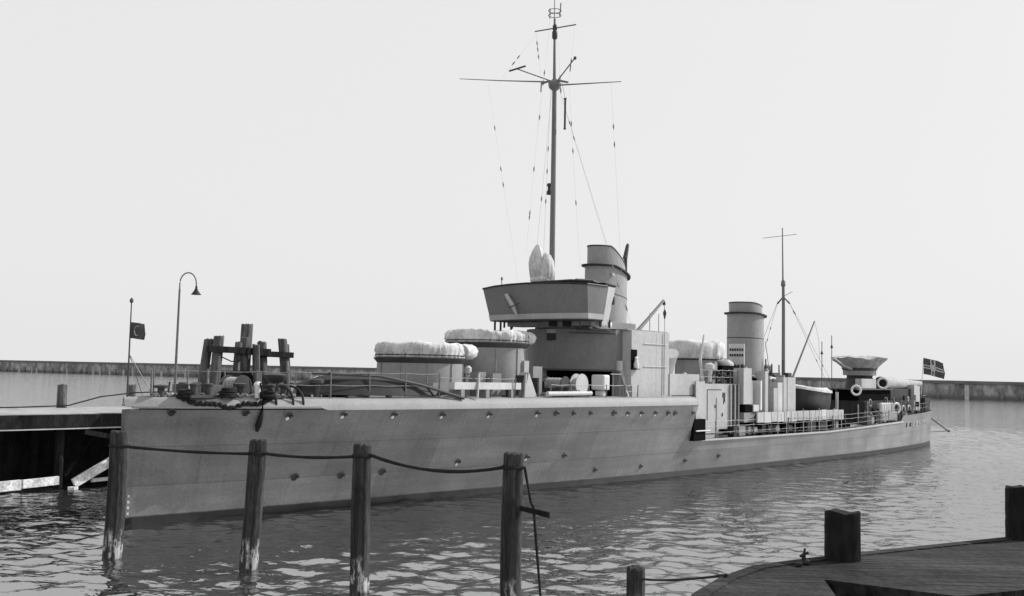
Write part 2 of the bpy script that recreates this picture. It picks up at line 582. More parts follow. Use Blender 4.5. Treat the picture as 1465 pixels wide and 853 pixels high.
sl_ = [SW(10.2, -9.2, 6.0), SW(10.8, -9.2, 5.78), SW(11.4, -9.2, 5.9)]
wbuild(MB().tube(sl_, .03, 6), 'lashing', M['rope'], dp)

# ------------------------------------------------------------------ WARSHIP
ship = empty('warship', SHIP0, SHIPA)
tag(ship, 'long low grey escort warship moored across the picture, bow to the left', 'warship')
def part(mb, name, m, parent=None, **k):
    return mb.build(name, m, parent or ship, **k)

def interp(tab, x):
    if x <= tab[0][0]:
        return tab[0][1]
    for (a, b), (c, d) in zip(tab, tab[1:]):
        if x <= c:
            f = (x - a) / (c - a)
            return b + (d - b) * f
    return tab[-1][1]
def smooth_tab(tab):
    xs = [p[0] for p in tab]
    def f(x):
        if x <= xs[0]:
            return tab[0][1]
        if x >= xs[-1]:
            return tab[-1][1]
        for i in range(len(xs) - 1):
            if x <= xs[i + 1]:
                break
        x0, y0 = tab[i]
        x1, y1 = tab[i + 1]
        def sl(j):
            if j == 0:
                return (tab[1][1] - tab[0][1]) / (tab[1][0] - tab[0][0])
            if j == len(tab) - 1:
                return (tab[-1][1] - tab[-2][1]) / (tab[-1][0] - tab[-2][0])
            return (tab[j + 1][1] - tab[j - 1][1]) / (tab[j + 1][0] - tab[j - 1][0])
        h = x1 - x0
        t = (x - x0) / h
        return (2 * t**3 - 3 * t**2 + 1) * y0 + (t**3 - 2 * t**2 + t) * h * sl(i) + (-2 * t**3 + 3 * t**2) * y1 + (t**3 - t**2) * h * sl(i + 1)
    return f
WLB = smooth_tab([(0, .05), (3, .42), (8, .95), (14, 1.5), (19, 2.0), (24.5, 2.55), (34, 3.15), (44, 3.5), (55, 3.7), (64, 3.4), (71, 2.85), (76, 2.0), (78.7, 1.1), (79.9, .03)])
DKB = smooth_tab([(0, .10), (2, 1.05), (5, 2.1), (10, 3.1), (16, 3.7), (24, 4.05), (33, 4.2), (45, 4.2), (55, 4.1), (64, 3.7), (71, 3.1), (76, 2.25), (78.7, 1.3), (79.9, .04)])
ZF = 3.98
BRK = 31.9
def ztop(s):
    return ZF if s <= BRK else interp([(31.9, 1.95), (50, 1.95), (62, 2.2), (79.9, 2.45)], s)
def zbul(s):
    return interp([(31.9, 1.95), (50, 1.95), (62, 2.22), (65.0, 2.35), (65.4, 2.75), (79.9, 3.0)], s)
def hb(s, z):
    z = max(z, -1.5)
    if z < 0:
        return WLB(s) * (1 + z * .12)
    f = min(z / ZF, 1.1)
    return WLB(s) + (DKB(s) - WLB(s)) * f ** 1.25
def hull_side(s0, s1, n, zt, side):
    rs = []
    for i in range(n + 1):
        s = s0 + (s1 - s0) * i / n
        top = zt(s)
        zs = [-1.5, -.7, 0, .3, .37] + [.37 + (top - .37) * k / 8 for k in range(1, 9)]
        rs.append([S(s, hb(s, z) * side, z) for z in zs])
    return rs
hullm = MB()
for side in (1, -1):
    hullm.rings(hull_side(0, BRK, 64, lambda s: ZF, side), False, False)
    hullm.rings(hull_side(BRK, 79.9, 84, zbul, side), False, False)
# stem and stern closing strips
for s in (0, 79.9):
    zt_ = ZF if s == 0 else 3.0
    zs = [-1.5, 0, 1.3, 2.6, zt_]
    hullm.rings([[S(s, hb(s, z), z) for z in zs], [S(s, -hb(s, z), z) for z in zs]], False, False)
# break-of-forecastle bulkhead with a curved shoulder plate
hullm.add([S(BRK, a, z) for a, z in ((-hb(BRK, 1.9), 1.9), (hb(BRK, 1.9), 1.9), (hb(BRK, 3), 3.0), (hb(BRK, ZF), ZF), (-hb(BRK, ZF), ZF), (-hb(BRK, 3), 3.0))], [(0, 1, 2, 3, 4, 5)])
for sd in (1, -1):
    cpnts = [(BRK, ZF), (BRK, 1.95)] + [(BRK + .55 * (1 - math.cos(a)), 1.95 + .7 * (1 - math.sin(a))) for a in [R(90) - R(15) * k for k in range(1, 7)]][::-1]
    tri = [(BRK, 2.75)] + [(BRK + .6 - .6 * math.sin(R(15) * k), 1.95 + .8 - .8 * math.cos(R(15) * k)) for k in range(6, -1, -1)] + [(BRK, 1.95)]
    tri = [(BRK, 2.9), (BRK + .06, 2.5), (BRK + .17, 2.25), (BRK + .35, 2.06), (BRK + .6, 1.96), (BRK, 1.95)]
    hullm.rings([[S(a, sd * (hb(a, z)), z) for a, z in tri], [S(a, sd * (hb(a, z) - .04), z) for a, z in tri]])
hull = part(hullm, 'hull', M['hull'], ang=50)

# rounded gunwale
gm = MB()
for side in (1, -1):
    rs = []
    for i in range(70):
        s = .0 + BRK * i / 69
        bb = hb(s, ZF)
        k_ = min(1, .35 + s / 8)
        h_ = .44 if s > 6.6 else .44
        rs.append([S(s, side * max(bb + .012, .02), ZF - (.02 if s > 6.6 else -.12)), S(s, side * max(bb - .03 * k_, .02), ZF + .16), S(s, side * max(bb - .14 * k_, .015), ZF + .32), S(s, side * max(bb - .32 * k_, .01), ZF + .42), S(s, side * max(bb - .6 * k_, .005), ZF + .45)])
    gm.rings(rs, False, False)
part(gm, 'gunwale', M['gunwale'], ang=60)
rb_ = MB()
rs = []
for i in range(40):
    s = .2 + 6.4 * i / 39
    rs.append([S(s, hb(s, 4.05) + .05, 4.03), S(s, hb(s, 4.05) + .05, 4.10), S(s, hb(s, 4.05) - .02, 4.11), S(s, hb(s, 4.05) - .02, 4.02)])
part(rb_.rings(rs), 'bow_rubbing_strip', M['gunwale'])
dm = MB()
dm.rings([[S(BRK * i / 40, hb(BRK * i / 40, ZF) - .3, ZF + .425), S(BRK * i / 40, -hb(BRK * i / 40, ZF) + .3, ZF + .425)] for i in range(2, 41)], False, False)
part(dm, 'foredeck', M['deck'])
part(MB().add([S(BRK + .001, 3.9, ZF + .45), S(BRK + .001, -3.9, ZF + .45), S(BRK + .001, -4.15, ZF - .02), S(BRK + .001, 4.15, ZF - .02)], [(0, 1, 2, 3)]), 'break_plate', M['mid'])
dm = MB()
dm.rings([[S(s, hb(s, ztop(s)) - .02, ztop(s)), S(s, -hb(s, ztop(s)) + .02, ztop(s))] for s in [BRK + .01 + 47.9 * i / 50 for i in range(51)]], False, False)
part(dm, 'after_deck', M['deck'])
# rubbing strake along the low after hull
rs = []
for i in range(60):
    s = 32.5 + 33 * i / 59
    z = ztop(s) + .02
    bb = hb(s, z)
    rs.append([S(s, bb - .01, z - .07), S(s, bb + .06, z - .07), S(s, bb + .06, z + .03), S(s, bb - .01, z + .03)])
part(MB().rings(rs), 'deck_edge_strake', M['light'])
rs = []
for i in range(50):
    s = 32.7 + 25 * i / 49
    rs.append(S(s, hb(s, 1.8) - .35, ztop(s) + .32 - .012 * (s - 32.7)))
part(MB().tube(rs, .045, 6), 'deck_edge_pipe', M['black'])

# portholes
def hull_frame(s, z):
    p = S(s, hb(s, z), z)
    u = (S(s + .3, hb(s + .3, z), z) - S(s - .3, hb(s - .3, z), z)).normalized()
    v = (S(s, hb(s, z + .2), z + .2) - S(s, hb(s, z - .2), z - .2)).normalized()
    nn = u.cross(v)
    if nn.y > 0:
        nn = -nn
    return p, u, v, nn
def porthole(s, z, r, glint=True):
    p, u, v, nn = hull_frame(s, z)
    fr = MB()
    def circ(rad, off, dz=0, seg=14):
        return [p + nn * off + (u * math.cos(k * math.tau / seg) + v * math.sin(k * math.tau / seg)) * rad + v * dz for k in range(seg)]
    # dark recessed scuttle
    fr.rings([circ(r, -.02), circ(r, .012), circ(r * .85, .014)])
    o = fr.build('porthole', M['black'], hull, smooth=False)
    # eyebrow (rigol) above; its cast shadow is put into the dark colour
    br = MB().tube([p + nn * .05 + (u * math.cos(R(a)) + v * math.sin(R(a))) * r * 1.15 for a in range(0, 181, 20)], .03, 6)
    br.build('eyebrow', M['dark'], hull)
    if glint:  # white disc: the glint on the scuttle rim, put into the paint
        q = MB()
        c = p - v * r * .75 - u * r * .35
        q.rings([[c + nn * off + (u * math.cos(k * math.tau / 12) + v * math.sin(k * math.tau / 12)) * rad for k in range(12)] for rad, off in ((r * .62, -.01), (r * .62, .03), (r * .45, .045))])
        q.build('scuttle_glint', M['white'], hull, smooth=False)
    return o
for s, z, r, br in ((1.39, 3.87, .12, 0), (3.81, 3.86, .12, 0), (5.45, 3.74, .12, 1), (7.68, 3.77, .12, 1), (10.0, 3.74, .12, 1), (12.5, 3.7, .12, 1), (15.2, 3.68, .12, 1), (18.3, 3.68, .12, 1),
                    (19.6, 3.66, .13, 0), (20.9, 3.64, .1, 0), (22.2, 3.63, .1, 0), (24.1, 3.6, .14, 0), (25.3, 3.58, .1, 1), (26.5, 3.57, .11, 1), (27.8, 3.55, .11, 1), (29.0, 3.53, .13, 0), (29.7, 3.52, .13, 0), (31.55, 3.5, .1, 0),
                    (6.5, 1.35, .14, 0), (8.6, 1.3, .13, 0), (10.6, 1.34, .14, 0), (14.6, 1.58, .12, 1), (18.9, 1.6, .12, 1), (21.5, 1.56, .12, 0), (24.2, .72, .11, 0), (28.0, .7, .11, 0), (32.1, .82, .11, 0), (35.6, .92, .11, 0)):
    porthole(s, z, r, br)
# illegible name letters near the stern: small raised strokes
for i, s in enumerate([66.6 + 1.0 * k for k in range(8)]):
    p, u, v, nn = hull_frame(s, 1.98)
    g = MB()
    
    def bar(a0, b0, a1, b1):
        A, B_ = p + u * a0 * .8 + v * b0 * .75 + nn * .02, p + u * a1 * .8 + v * b1 * .75 + nn * .02
        g.tube([A, B_], .045, 4)
    bar(-.12, -.2, -.12, .2)
    if i % 3 == 0:
        bar(-.12, .2, .13, .2); bar(-.12, -.2, .13, -.2); bar(-.12, 0, .08, 0)
    elif i % 3 == 1:
        bar(.13, -.2, .13, .2); bar(-.12, 0, .13, 0)
    else:
        bar(-.12, .2, .13, .05); bar(.13, .05, .13, -.2)
    g.build('name_letter', M['white'] if i > 1 else M['dark'], hull)
# draught marks at the stem
g = MB()
for k in range(6):
    z = .42 + k * .2
    p, u, v, nn = hull_frame(.28, z)
    g.add([p + nn * .012 + u * a + v * b_ for a, b_ in ((-.04, -.05), (.04, -.05), (.04, .04), (-.04, .04))], [(0, 1, 2, 3)])
    if k > 2:
        break
g.build('draught_marks', M['pale'], hull, smooth=False)

# railings ---------------------------------------------------
stm = {}
def railing(path, h, wires, step, name='railing', r=.03, mm='steel', wr=.014):
    pts = [S(*p) for p in path]
    L_ = [0]
    for a, b in zip(pts, pts[1:]):
        L_.append(L_[-1] + (b - a).length)
    def at(d):
        for i in range(len(pts) - 1):
            if d <= L_[i + 1] + 1e-6:
                return pts[i].lerp(pts[i + 1], (d - L_[i]) / max(1e-6, L_[i + 1] - L_[i]))
        return pts[-1]
    n = max(1, round(L_[-1] / step))
    m = MB()
    for wz in wires:
        q = [at(L_[-1] * i / (n * 2)) + Vector((0, 0, h * wz - (.03 if i % 2 else 0))) for i in range(n * 2 + 1)]
        m.tube(q, wr, 5)
    o = part(m, name, M[mm])
    key = (h, r, mm)
    if key not in stm:
        stm[key] = MB().tube([(0, 0, 0), (0, 0, h + .03)], r, 6).mesh('stanchion', M[mm])
    for i in range(n + 1):
        q = bpy.data.objects.new('stanchion', stm[key])
        q.location = at(L_[-1] * i / n)
        q.rotation_euler = (random.uniform(-.03, .03), random.uniform(-.03, .03), 0)
        q.parent = o
        col.objects.link(q)
    return o
DZ = ZF + .42
def edge(s, ins=.4, side=1):
    return side * (hb(s, ZF) - ins)
railing([(s, edge(s), DZ) for s in (5.6, 8, 10, 12.5)], 1.0, (.5, 1.0), 1.75)
railing([(s, edge(s, .4, -1), DZ) for s in (1.2, 3, 6, 10, 14, 18)], .95, (1.0,), 2.2, wr=.007)
railing([(s, edge(s), DZ) for s in (12.5, 14.5, 17)], .85, (1.0,), 1.5)
railing([(s, edge(s), DZ) for s in (19.5, 22, 25.2)], .6, (1.0,), 1.4)
railing([(25.4, edge(25), DZ), (26.5, 3.7, DZ)], .6, (.5, 1.0), .5)
railing([(s, edge(s), DZ) for s in (1.0, 2.6, 4.4)], 1.0, (.95,), 1.7, wr=.007)
def aft_edge(s, ins=.25):
    return hb(s, 2.0) - ins
railing([(s, aft_edge(s), ztop(s) + .03) for s in (33, 38, 44, 50, 56, 62, 65)], 1.0, (.35, .7, 1.0), 2.3)
railing([(s, -aft_edge(s), ztop(s) + .03) for s in (33, 42, 52, 62, 70)], 1.0, (.5, 1.0), 2.6)
railing([(s, aft_edge(s, .2), zbul(s)) for s in (70, 74, 77.5, 79.4)], .75, (.5, 1.0), 1.3)

# foredeck gear ----------------------------------------------
def bollards(s, t, z=DZ, r=.14, h=.5):
    m = MB()
    m.box(S(s, t, z + .05), (1.1, .45, .1))
    for d in (-.3, .3):
        m.lathe(S(s + d, t, z), [(r, .1), (r, h - .1), (r * 1.25, h - .06), (r * 1.25, h), (r * .5, h + .02)], seg=14)
    return part(m, 'bollard_pair', M['dark'])
for a in ((2.4, 1.0), (5.2, 1.7), (8.6, 2.2), (17.2, 3.1), (20.8, 3.2), (3.3, -1.1), (8.6, -2.2)):
    bollards(*a)
cap = MB().lathe(S(6.4, 0, DZ), [(.62, 0), (.6, .12), (.3, .2), (.26, .55), (.42, .72), (.44, .84), (.3, .9)], seg=20)
part(cap, 'capstan', M['dark'])
for s, t, h in ((1.2, .35, .45), (3.9, 1.2, .55), (6.9, 1.9, .75), (9.4, -1.0, .8), (10.4, 2.2, .5)):
    part(MB().lathe(S(s, t, DZ), [(.13, 0), (.12, h * .7), (.26, h * .75), (.28, h * .92), (.12, h)], seg=14), 'mushroom_vent', M['pale'] if s > 9 else M['dark'])
# cable reel and winch
def reel(s, t, z, r, w_, rot=0, m1='dark', m2='hemp'):
    e_ = empty('cable_reel', S(s, t, z), rot, ship)
    for d in (-w_ / 2, w_ / 2):
        MB().lathe((0, 0, 0), [(r, -.02), (r, .02)], seg=20).build('flange', M[m1], e_)
        q = e_.children[-1] if e_.children else None
    return e_
def axis_reel(s, t, z, r, w_, m1='dark', m2='hemp'):
    mx = Matrix.Rotation(R(90), 4, 'X')
    fl = MB()
    for d in (-w_ / 2, w_ / 2):
        ring = [Vector((math.cos(a * math.tau / 24) * r, 0, math.sin(a * math.tau / 24) * r)) for a in range(24)]
        c = S(s, t, z)
        fl.rings([[c + p + Vector((0, d - .02, 0)) for p in ring], [c + p + Vector((0, d + .02, 0)) for p in ring]])
    fl.box(S(s, t, z - r * .75), (r * 1.2, w_ + .2, r * .5))
    o = part(fl, 'cable_reel', M[m1])
    dr = MB()
    for k in range(int(w_ / .1)):
        d = -w_ / 2 + .06 + k * .1
        dr.torus(S(s, t, z) + Vector((0, d, 0)), r * (.62 + .05 * (k % 2)), .06, 'Y', 20, 6)
    dr.build('wound_rope', M[m2], o)
    return o
axis_reel(4.4, .2, DZ + .42, .4, .9)
axis_reel(9.2, .6, DZ + .4, .4, 1.0, 'dark', 'rope')
# anchor chain
ch = MB()
for k in range(26):
    p = S(1.5 + k * .17, .45, DZ + .05)
    ch.torus(p, .07, .025, 'Z' if k % 2 else 'Y', 10, 5)
part(ch, 'anchor_chain', M['dark'])
rd = random.Random(31)
for i in range(26):
    s = rd.uniform(1.6, 8.5)
    t = rd.uniform(-.2, 1) * (hb(s, 4) - .8)
    h = rd.uniform(.12, .5)
    if i % 3:
        part(MB().box(S(s, t, DZ + h * .5), (rd.uniform(.15, .6), rd.uniform(.15, .5), h), rz=rd.uniform(-.6, .6)), 'deck_fitting', M[rd.choice(['dark', 'black', 'mid', 'dark'])])
    else:
        part(MB().tube([S(s, t, DZ), S(s + rd.uniform(-.2, .2), t, DZ + h * 2)], .035, 6), 'deck_pin', M[rd.choice(['dark', 'light', 'steel'])])
# long low covered spar / paravane on the foredeck (dark wedge)
pv = MB()
rs = []
for i in range(17):
    f = i / 16
    s = 6.3 + 7.0 * f
    hgt = .72 * math.sin(min(1, (1 - f) * 1.6) * math.pi / 2) * min(1, .55 + f * 3) + .03
    wdt = .35 + .25 * math.sin(math.pi * f)
    t = edge(s, .95)
    rs.append([S(s, t - wdt, DZ + .12), S(s, t - wdt * .8, DZ + .12 + hgt * .8), S(s, t - .05, DZ + .12 + hgt), S(s, t + wdt * .8, DZ + .12 + hgt * .8), S(s, t + wdt, DZ + .12)])
part(MB().rings(rs), 'stowed_boom_cover', M['black'], label='long dark tapering cover lying along the port side of the foredeck')
part(MB().tube([S(6.6, edge(6.6, .5), DZ + .95), S(9.5, edge(9.5, .45), DZ + .88), S(11.5, edge(11.5, .4), DZ + .55), S(13.6, edge(13.6, .1), DZ + .0)], .06, 8), 'boat_boom', M['dark'])
# curved fairlead horns over the gunwale
for s in (4.9, 5.55, 5.95):
    m = MB()
    q = [S(s - .25 + .28 * math.sin(R(a)), edge(s, .62 - .62 * math.sin(R(a)) * .9), DZ + .42 * math.cos(R(a)) + .02 - .28 * (a / 90) ** 3) for a in range(0, 91, 10)]
    part(m.tube(q, .045, 6), 'gunwale_hook', M['black'])
# breakwater wedge vents by the second gun tub
for s, t in ((17.9, 3.1),):
    m = MB().rings([[S(s, t + .05, DZ), S(s + 1.0, t + .05, DZ), S(s + .55, t - .1, DZ + 1.15)], [S(s + .1, t - .75, DZ), S(s + 1.0, t - .75, DZ), S(s + .6, t - .7, DZ + 1.15)]])
    part(m, 'wedge_ventilator', M['light'])
    part(MB().box(S(s - .1, t - .2, DZ + .5), (.12, .5, 1.05), ry=R(20)), 'vent_shutter', M['black'])
    part(MB().box(S(s + 1.25, t - .3, DZ + .45), (.12, .4, .9)), 'vent_shutter', M['black'])
# horizontal spar on chocks
part(MB().tube([S(19.2, 3.5, DZ + .18), S(22.6, 3.55, DZ + .2)], .11, 10), 'stowed_spar', M['pale'])

# guns tubs --------------------------------------------------
def gun_tub(s, z0, z1, r, a=1.0, b=1.0, wall='mid', sg=40, foot=None):
    t_ = MB().lathe(S(s, 0, 0), [(r * .97, z0), (r * .97, z1 - .2)], a, b, sg, cap=False)
    t_.lathe(S(s, 0, 0), [(r * .9, z1 - .25), (.05, z1 - .25)], a, b, sg)
    o = part(t_, 'gun_tub', M[wall])
    rim = MB().lathe(S(s, 0, 0), [(r * .965, z1 - .24), (r * 1.05, z1 - .04), (r * 1.06, z1), (r * 1.02, z1 + .01), (r * .93, z1 - .1), (r * .93, z1 - .24)], a, b, sg, cap=False)
    rim.build('spray_rim', M['dark'], o)  # dark grey puts the shade of the flared underside into the rim
    for k in range(10):
        th = k * math.tau / 10 + .3
        st = MB().tube([S(s + math.cos(th) * r * .98 * a, math.sin(th) * r * .98 * b, z0 + .1), S(s + math.cos(th) * r * .98 * a, math.sin(th) * r * .98 * b, z1 - .25)], .025, 5)
        st.build('stiffener', M[wall], o)
    return o
gun_tub(14.35, DZ, 6.08, 1.98)
gun_tub(18.85, DZ, 6.90, 1.98)
# box on the starboard... port flank of the second tub, lockers
part(MB().box(S(20.6, 1.2, 5.1), (.7, 1.2, 1.5)), 'tub_side_locker', M['mid'])
part(MB().box(S(19.5, 1.75, 5.45), (.35, .5, 1.3)), 'tub_side_locker', M['light'])
part(MB().box(S(16.4, 1.7, 5.15), (.5, .5, .75)), 'ready_use_locker', M['mid'])
part(MB().box(S(17.1, 2.0, 5.0), (.6, .45, .95)), 'ready_use_locker', M['mid'])
part(MB().lathe(S(16.2, 1.2, DZ), [(.13, 0), (.13, 1.0), (.2, 1.05), (.2, 1.3), (.1, 1.4)], seg=12), 'ventilator', M['pale'])
part(MB().box(S(13.2, 2.15, DZ + .35), (.9, .5, .55)), 'ready_use_locker', M['mid'])
part(MB().box(S(14.9, 2.2, DZ + .33), (.5, .3, .5)), 'ready_use_locker', M['dark'])
# tarpaulin shape covers: top-level
def fold(amp, n1, n2, ph):
    rd = random.Random(int(ph * 100) + n1)
    n = n1 + n2 // 2
    ks = sorted(rd.uniform(0, math.tau) for _ in range(n * 2))
    vals = [(-1 if i % 2 else 1) * rd.uniform(.2, 1) for i in range(n * 2)]
    def f(t, z):
        t = (t + .12 * math.sin(z * 4 + ph)) % math.tau
        for i in range(len(ks)):
            if ks[i] > t:
                break
        else:
            i = 0
        a, b = ks[i - 1], ks[i]
        if b < a:
            b += math.tau
            if t < a - 1e-9:
                t += math.tau
        u = (t - a) / max(1e-6, b - a)
        u = u * u * (3 - 2 * u) * .5 + u * .5
        return 1 + amp * (vals[i - 1] + (vals[i] - vals[i - 1]) * u)
    return f
def canvas_cover(s, z, r, h, lab, seed, a=1, b=1, mm='canvas', prof=None, amp=.038):
    prof = prof or [(.95, .0), (1.0, .02), (1.04, h * .12), (1.02, h * .25), (1.05, h * .5), (1.04, h * .78), (1.0, h * .93), (.93, h * 1.0), (.6, h * .97), (.3, h * .98), (.02, h)]
    m = MB().lathe(S(s, 0, z), [(q * r, zz) for q, zz in prof], a, b, 240, fold(amp, 26, 40, seed))
    rd = random.Random(seed)
    for v in m.v:
        if v.z > z + h * .5:
            v.z += .09 * math.sin(v.x * 1.9 + seed) * math.cos(v.y * 1.5 + seed) + .035 * math.sin(v.x * 7 + v.y * 5) - .03
    o = on_ship(m, 'canvas_cover', M[mm], s, 0, z, ang=80)
    MB().torus((0, 0, h * .22), r * 1.045, .022, 'Z', 60, 6).build('lashing', M['rope'], o)
    return tag(o, lab, 'canvas cover')
canvas_cover(14.35, 6.05, 1.92, .74, 'white canvas bundled over the foremost gun tub', 1)
canvas_cover(18.85, 6.88, 1.92, .64, 'white canvas bundled over the raised second gun tub before the bridge', 4)
def canvas_roll(s, t, z, r, L_, ang_, lab, mm='canvas'):
    # rolled end: spiral of cloth lying on its side
    m = MB()
    n = 30
    rs = []
    d = Vector((math.cos(ang_), math.sin(ang_), 0))
    u = Vector((-d.y, d.x, 0))
    for i in range(9):
        f = i / 8
        rr = r * (1 + .05 * math.sin(i * 2.1)) * (1 - .12 * (abs(f - .5) * 2) ** 4)
        rs.append([S(s, t, z) + d * (f - .5) * L_ + (u * math.cos(k * math.tau / n) + Vector((0, 0, 1)) * math.sin(k * math.tau / n)) * rr * (1 + .05 * math.sin(k * 1.9 + i)) for k in range(n)])
    m.rings(rs)
    for sg_ in (-1, 1):
        c = S(s, t, z) + d * sg_ * L_ * .5
        sp = [c + (u * math.cos(a * .45) + Vector((0, 0, 1)) * math.sin(a * .45)) * r * (.9 - a * .028) + d * sg_ * .01 for a in range(28)]
        m.tube(sp, .022, 5)
    o = on_ship(m, 'canvas_roll', M[mm], s, t, z - r, ang=60)
    return tag(o, lab, 'canvas roll')
canvas_roll(16.0, 1.35, 6.42, .34, 1.1, R(200), 'rolled end of white canvas at the port rear of the foremost gun tub')
canvas_roll(20.35, 1.35, 7.2, .3, .9, R(200), 'rolled end of white canvas on the second gun tub, touching the bridge')

# rolled raft on the deck beside the tubs
m = MB()
m.box(S(15.3, 3.15, DZ + .52), (4.4, .35, .3))
rf = on_ship(m, 'life_raft', M['pale'], 15.3, 3.15, DZ + .3)
tag(rf, 'long pale float stowed low along the rail beside the two forward gun tubs', 'raft')
for s in (13.6, 15.2, 16.9):
    part(MB().box(S(s, 3.15, DZ + .18), (.22, .4, .36)), 'chock', M['mid'])
for s in (14.4, 17.6):
    part(MB().tube([S(s, 3.45, DZ), S(s + .25, 3.3, DZ + 1.05)], .05, 6), 'davit_post', M['light'])

# bridge -----------------------------------------------------
HOUSE = [(26.4, 2.8), (25.75, 2.8), (25.0, 2.45), (24.3, 1.95), (23.75, 1.3), (23.5, .65), (23.42, 0)]
def sym(half):
    return [(s, -t) for s, t in half] + [(s, t) for s, t in half[::-1][1:]]
def outline(half, back):
    """half: list from aft port corner to the centre front (port side)"""
    left = [(s, -t) for s, t in half]            # y = -t port
    right = [(s, t) for s, t in half[::-1][1:]]
    return left + right + [(back, half[0][1]), (back, -half[0][1])]
bh = part(MB().prism(outline(HOUSE, 30.18), 5.72, 7.84), 'bridge_house', M['bridge'], ang=25)
# lower recessed front, painted near-black as the shade under the overhang
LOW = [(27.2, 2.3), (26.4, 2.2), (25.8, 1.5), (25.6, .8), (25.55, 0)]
part(MB().prism(outline(LOW, 30.1), DZ, 5.717), 'lower_house_front', M['shade_black'])
# casing wall running aft, flush with the port side of the house
csg = MB()
csg.prism([(26.38, -2.83), (26.5, -3.3), (30.2, -3.3), (30.2, -2.0), (26.38, -2.0)], DZ, 7.86)
cs = part(csg, 'superstructure_side', M['light'], smooth=False)
part(MB().prism([(26.38, 2.83), (26.5, 3.3), (30.2, 3.3), (30.2, 2.0), (26.38, 2.0)], DZ, 7.86), 'superstructure_side', M['light'], smooth=False)
part(MB().rings([[S(26.0, 2.86, 5.9), S(26.38, 2.86, 5.9), S(26.38, 3.28, DZ), S(26.3, 3.28, DZ)], [S(26.0, 2.8, 5.9), S(26.38, 2.8, 5.9), S(26.38, 3.2, DZ), S(26.3, 3.2, DZ)]]), 'corner_bracket', M['light'])
part(MB().box(S(28.2, 0, 7.89), (3.9, 6.4, .05)), 'casing_top', M['mid'])
part(MB().box(S(28.9, 3.303, 6.2), (.02, .006, 3.2)), 'plate_seam', M['light'])
# after bulwark box
part(MB().prism([(30.22, -3.35), (33.4, -3.35), (33.4, 3.35), (30.22, 3.35)], DZ + .005, 5.65), 'after_screen', M['light'], smooth=False)
part(MB().box(S(31.9, 3.38, 4.44), (3.0, .03, .06)), 'screen_foot_line', M['black'])  # thin black line along the foot of the screen
for z in (6.0, 7.2):
    part(MB().tube([S(27.6, 3.34, z), S(29.9, 3.34, z)], .02, 5), 'hand_rail', M['light'])
part(MB().tube([S(29.6, 3.36, 4.5), S(29.6, 3.36, 7.85)], .03, 6), 'cable_pipe', M['light'])
# sidelight box with lantern
sb = MB()
sb.box(S(26.15, 2.86, 6.35), (.06, .12, 1.05))
slb = part(MB().box(S(26.72, 3.312, 6.33), (.56, .02, 1.05)), 'sidelight_screen', M['shade_black'], smooth=False)
MB().lathe(S(26.75, 3.43, 6.05), [(.05, -.2), (.12, -.15), (.14, .05), (.09, .18), (.07, .3), (.1, .36), (.03, .45)], seg=12).build('lantern', M['white'], slb)
MB().box(S(26.75, 3.4, 5.84), (.5, .25, .04)).build('shelf', M['black'], slb)
part(MB().tube([S(26.05, 2.84, 5.74), S(26.05, 2.84, 6.25)], .2, 10), 'ventilator', M['light'])
# trim on the house: belt seams
def follow(half, z, off, th, name, mm, zt=.05, a0=0, a1=99):
    pts = [(s, t) for s, t in half]
    full = [(s, t) for s, t in pts] + [(s, -t) for s, t in pts[::-1][1:]]
    rs = []
    for i, (s, t) in enumerate(full):
        if not (a0 <= i <= a1):
            continue
        p0, p1 = full[max(i - 1, 0)], full[min(i + 1, len(full) - 1)]
        d = Vector((p1[0] - p0[0], p1[1] - p0[1])).normalized()
        nx, nt = d.y, -d.x
        if nx * (s - 28) + nt * t < 0:
            nx, nt = -nx, -nt
        rs.append([S(s + nx * (off - .02), t + nt * (off - .02), z), S(s + nx * (off + th), t + nt * (off + th), z), S(s + nx * (off + th), t + nt * (off + th), z + zt), S(s + nx * (off - .02), t + nt * (off - .02), z + zt)])
    return part(MB().rings(rs), name, M[mm])
follow(HOUSE[1:], 7.6, 0, .03, 'belt_rail', 'dark', .05, 0, 3)
follow(HOUSE[1:], 5.69, 0, .05, 'house_foot_rim', 'dark', .09)
follow(HOUSE[1:], 7.82, 0, .05, 'bulwark_capping', 'black', .06, 0, 2)
# wheelhouse between the house top and the wing deck, with windows
WH = [(25.2, 1.2), (24.6, 1.2), (24.1, .95), (23.8, .55), (23.68, 0)]
WH = [(25.6, 1.9), (24.75, 1.75), (24.2, 1.3), (23.8, .7), (23.6, 0)]
part(MB().prism(outline(WH, 29), 7.9, 8.32), 'wheelhouse', M['mid'], ang=25)
for (s, t, w_) in ((23.66, .35, .45), (24.0, 1.0, .45)):
    q = MB().box(S(s - .06, t, 8.1), (.05, w_, .3), rz=R(-60 if False else (25 if t > .5 else 12)))
    part(q, 'window', M['black'])
for i, (s, t) in enumerate(((23.62, .38), (23.98, 1.02))):
    q = MB().box(S(s - .2, t + .03, 7.42), (.04, .5, .36), rz=R(30 if t > .5 else 18))
    part(q, 'window', M['black'])
    part(MB().box(S(s - .2, t + .03, 7.7), (.04, .5, .2), rz=R(30 if t > .5 else 18)), 'shutter', M['mid'])
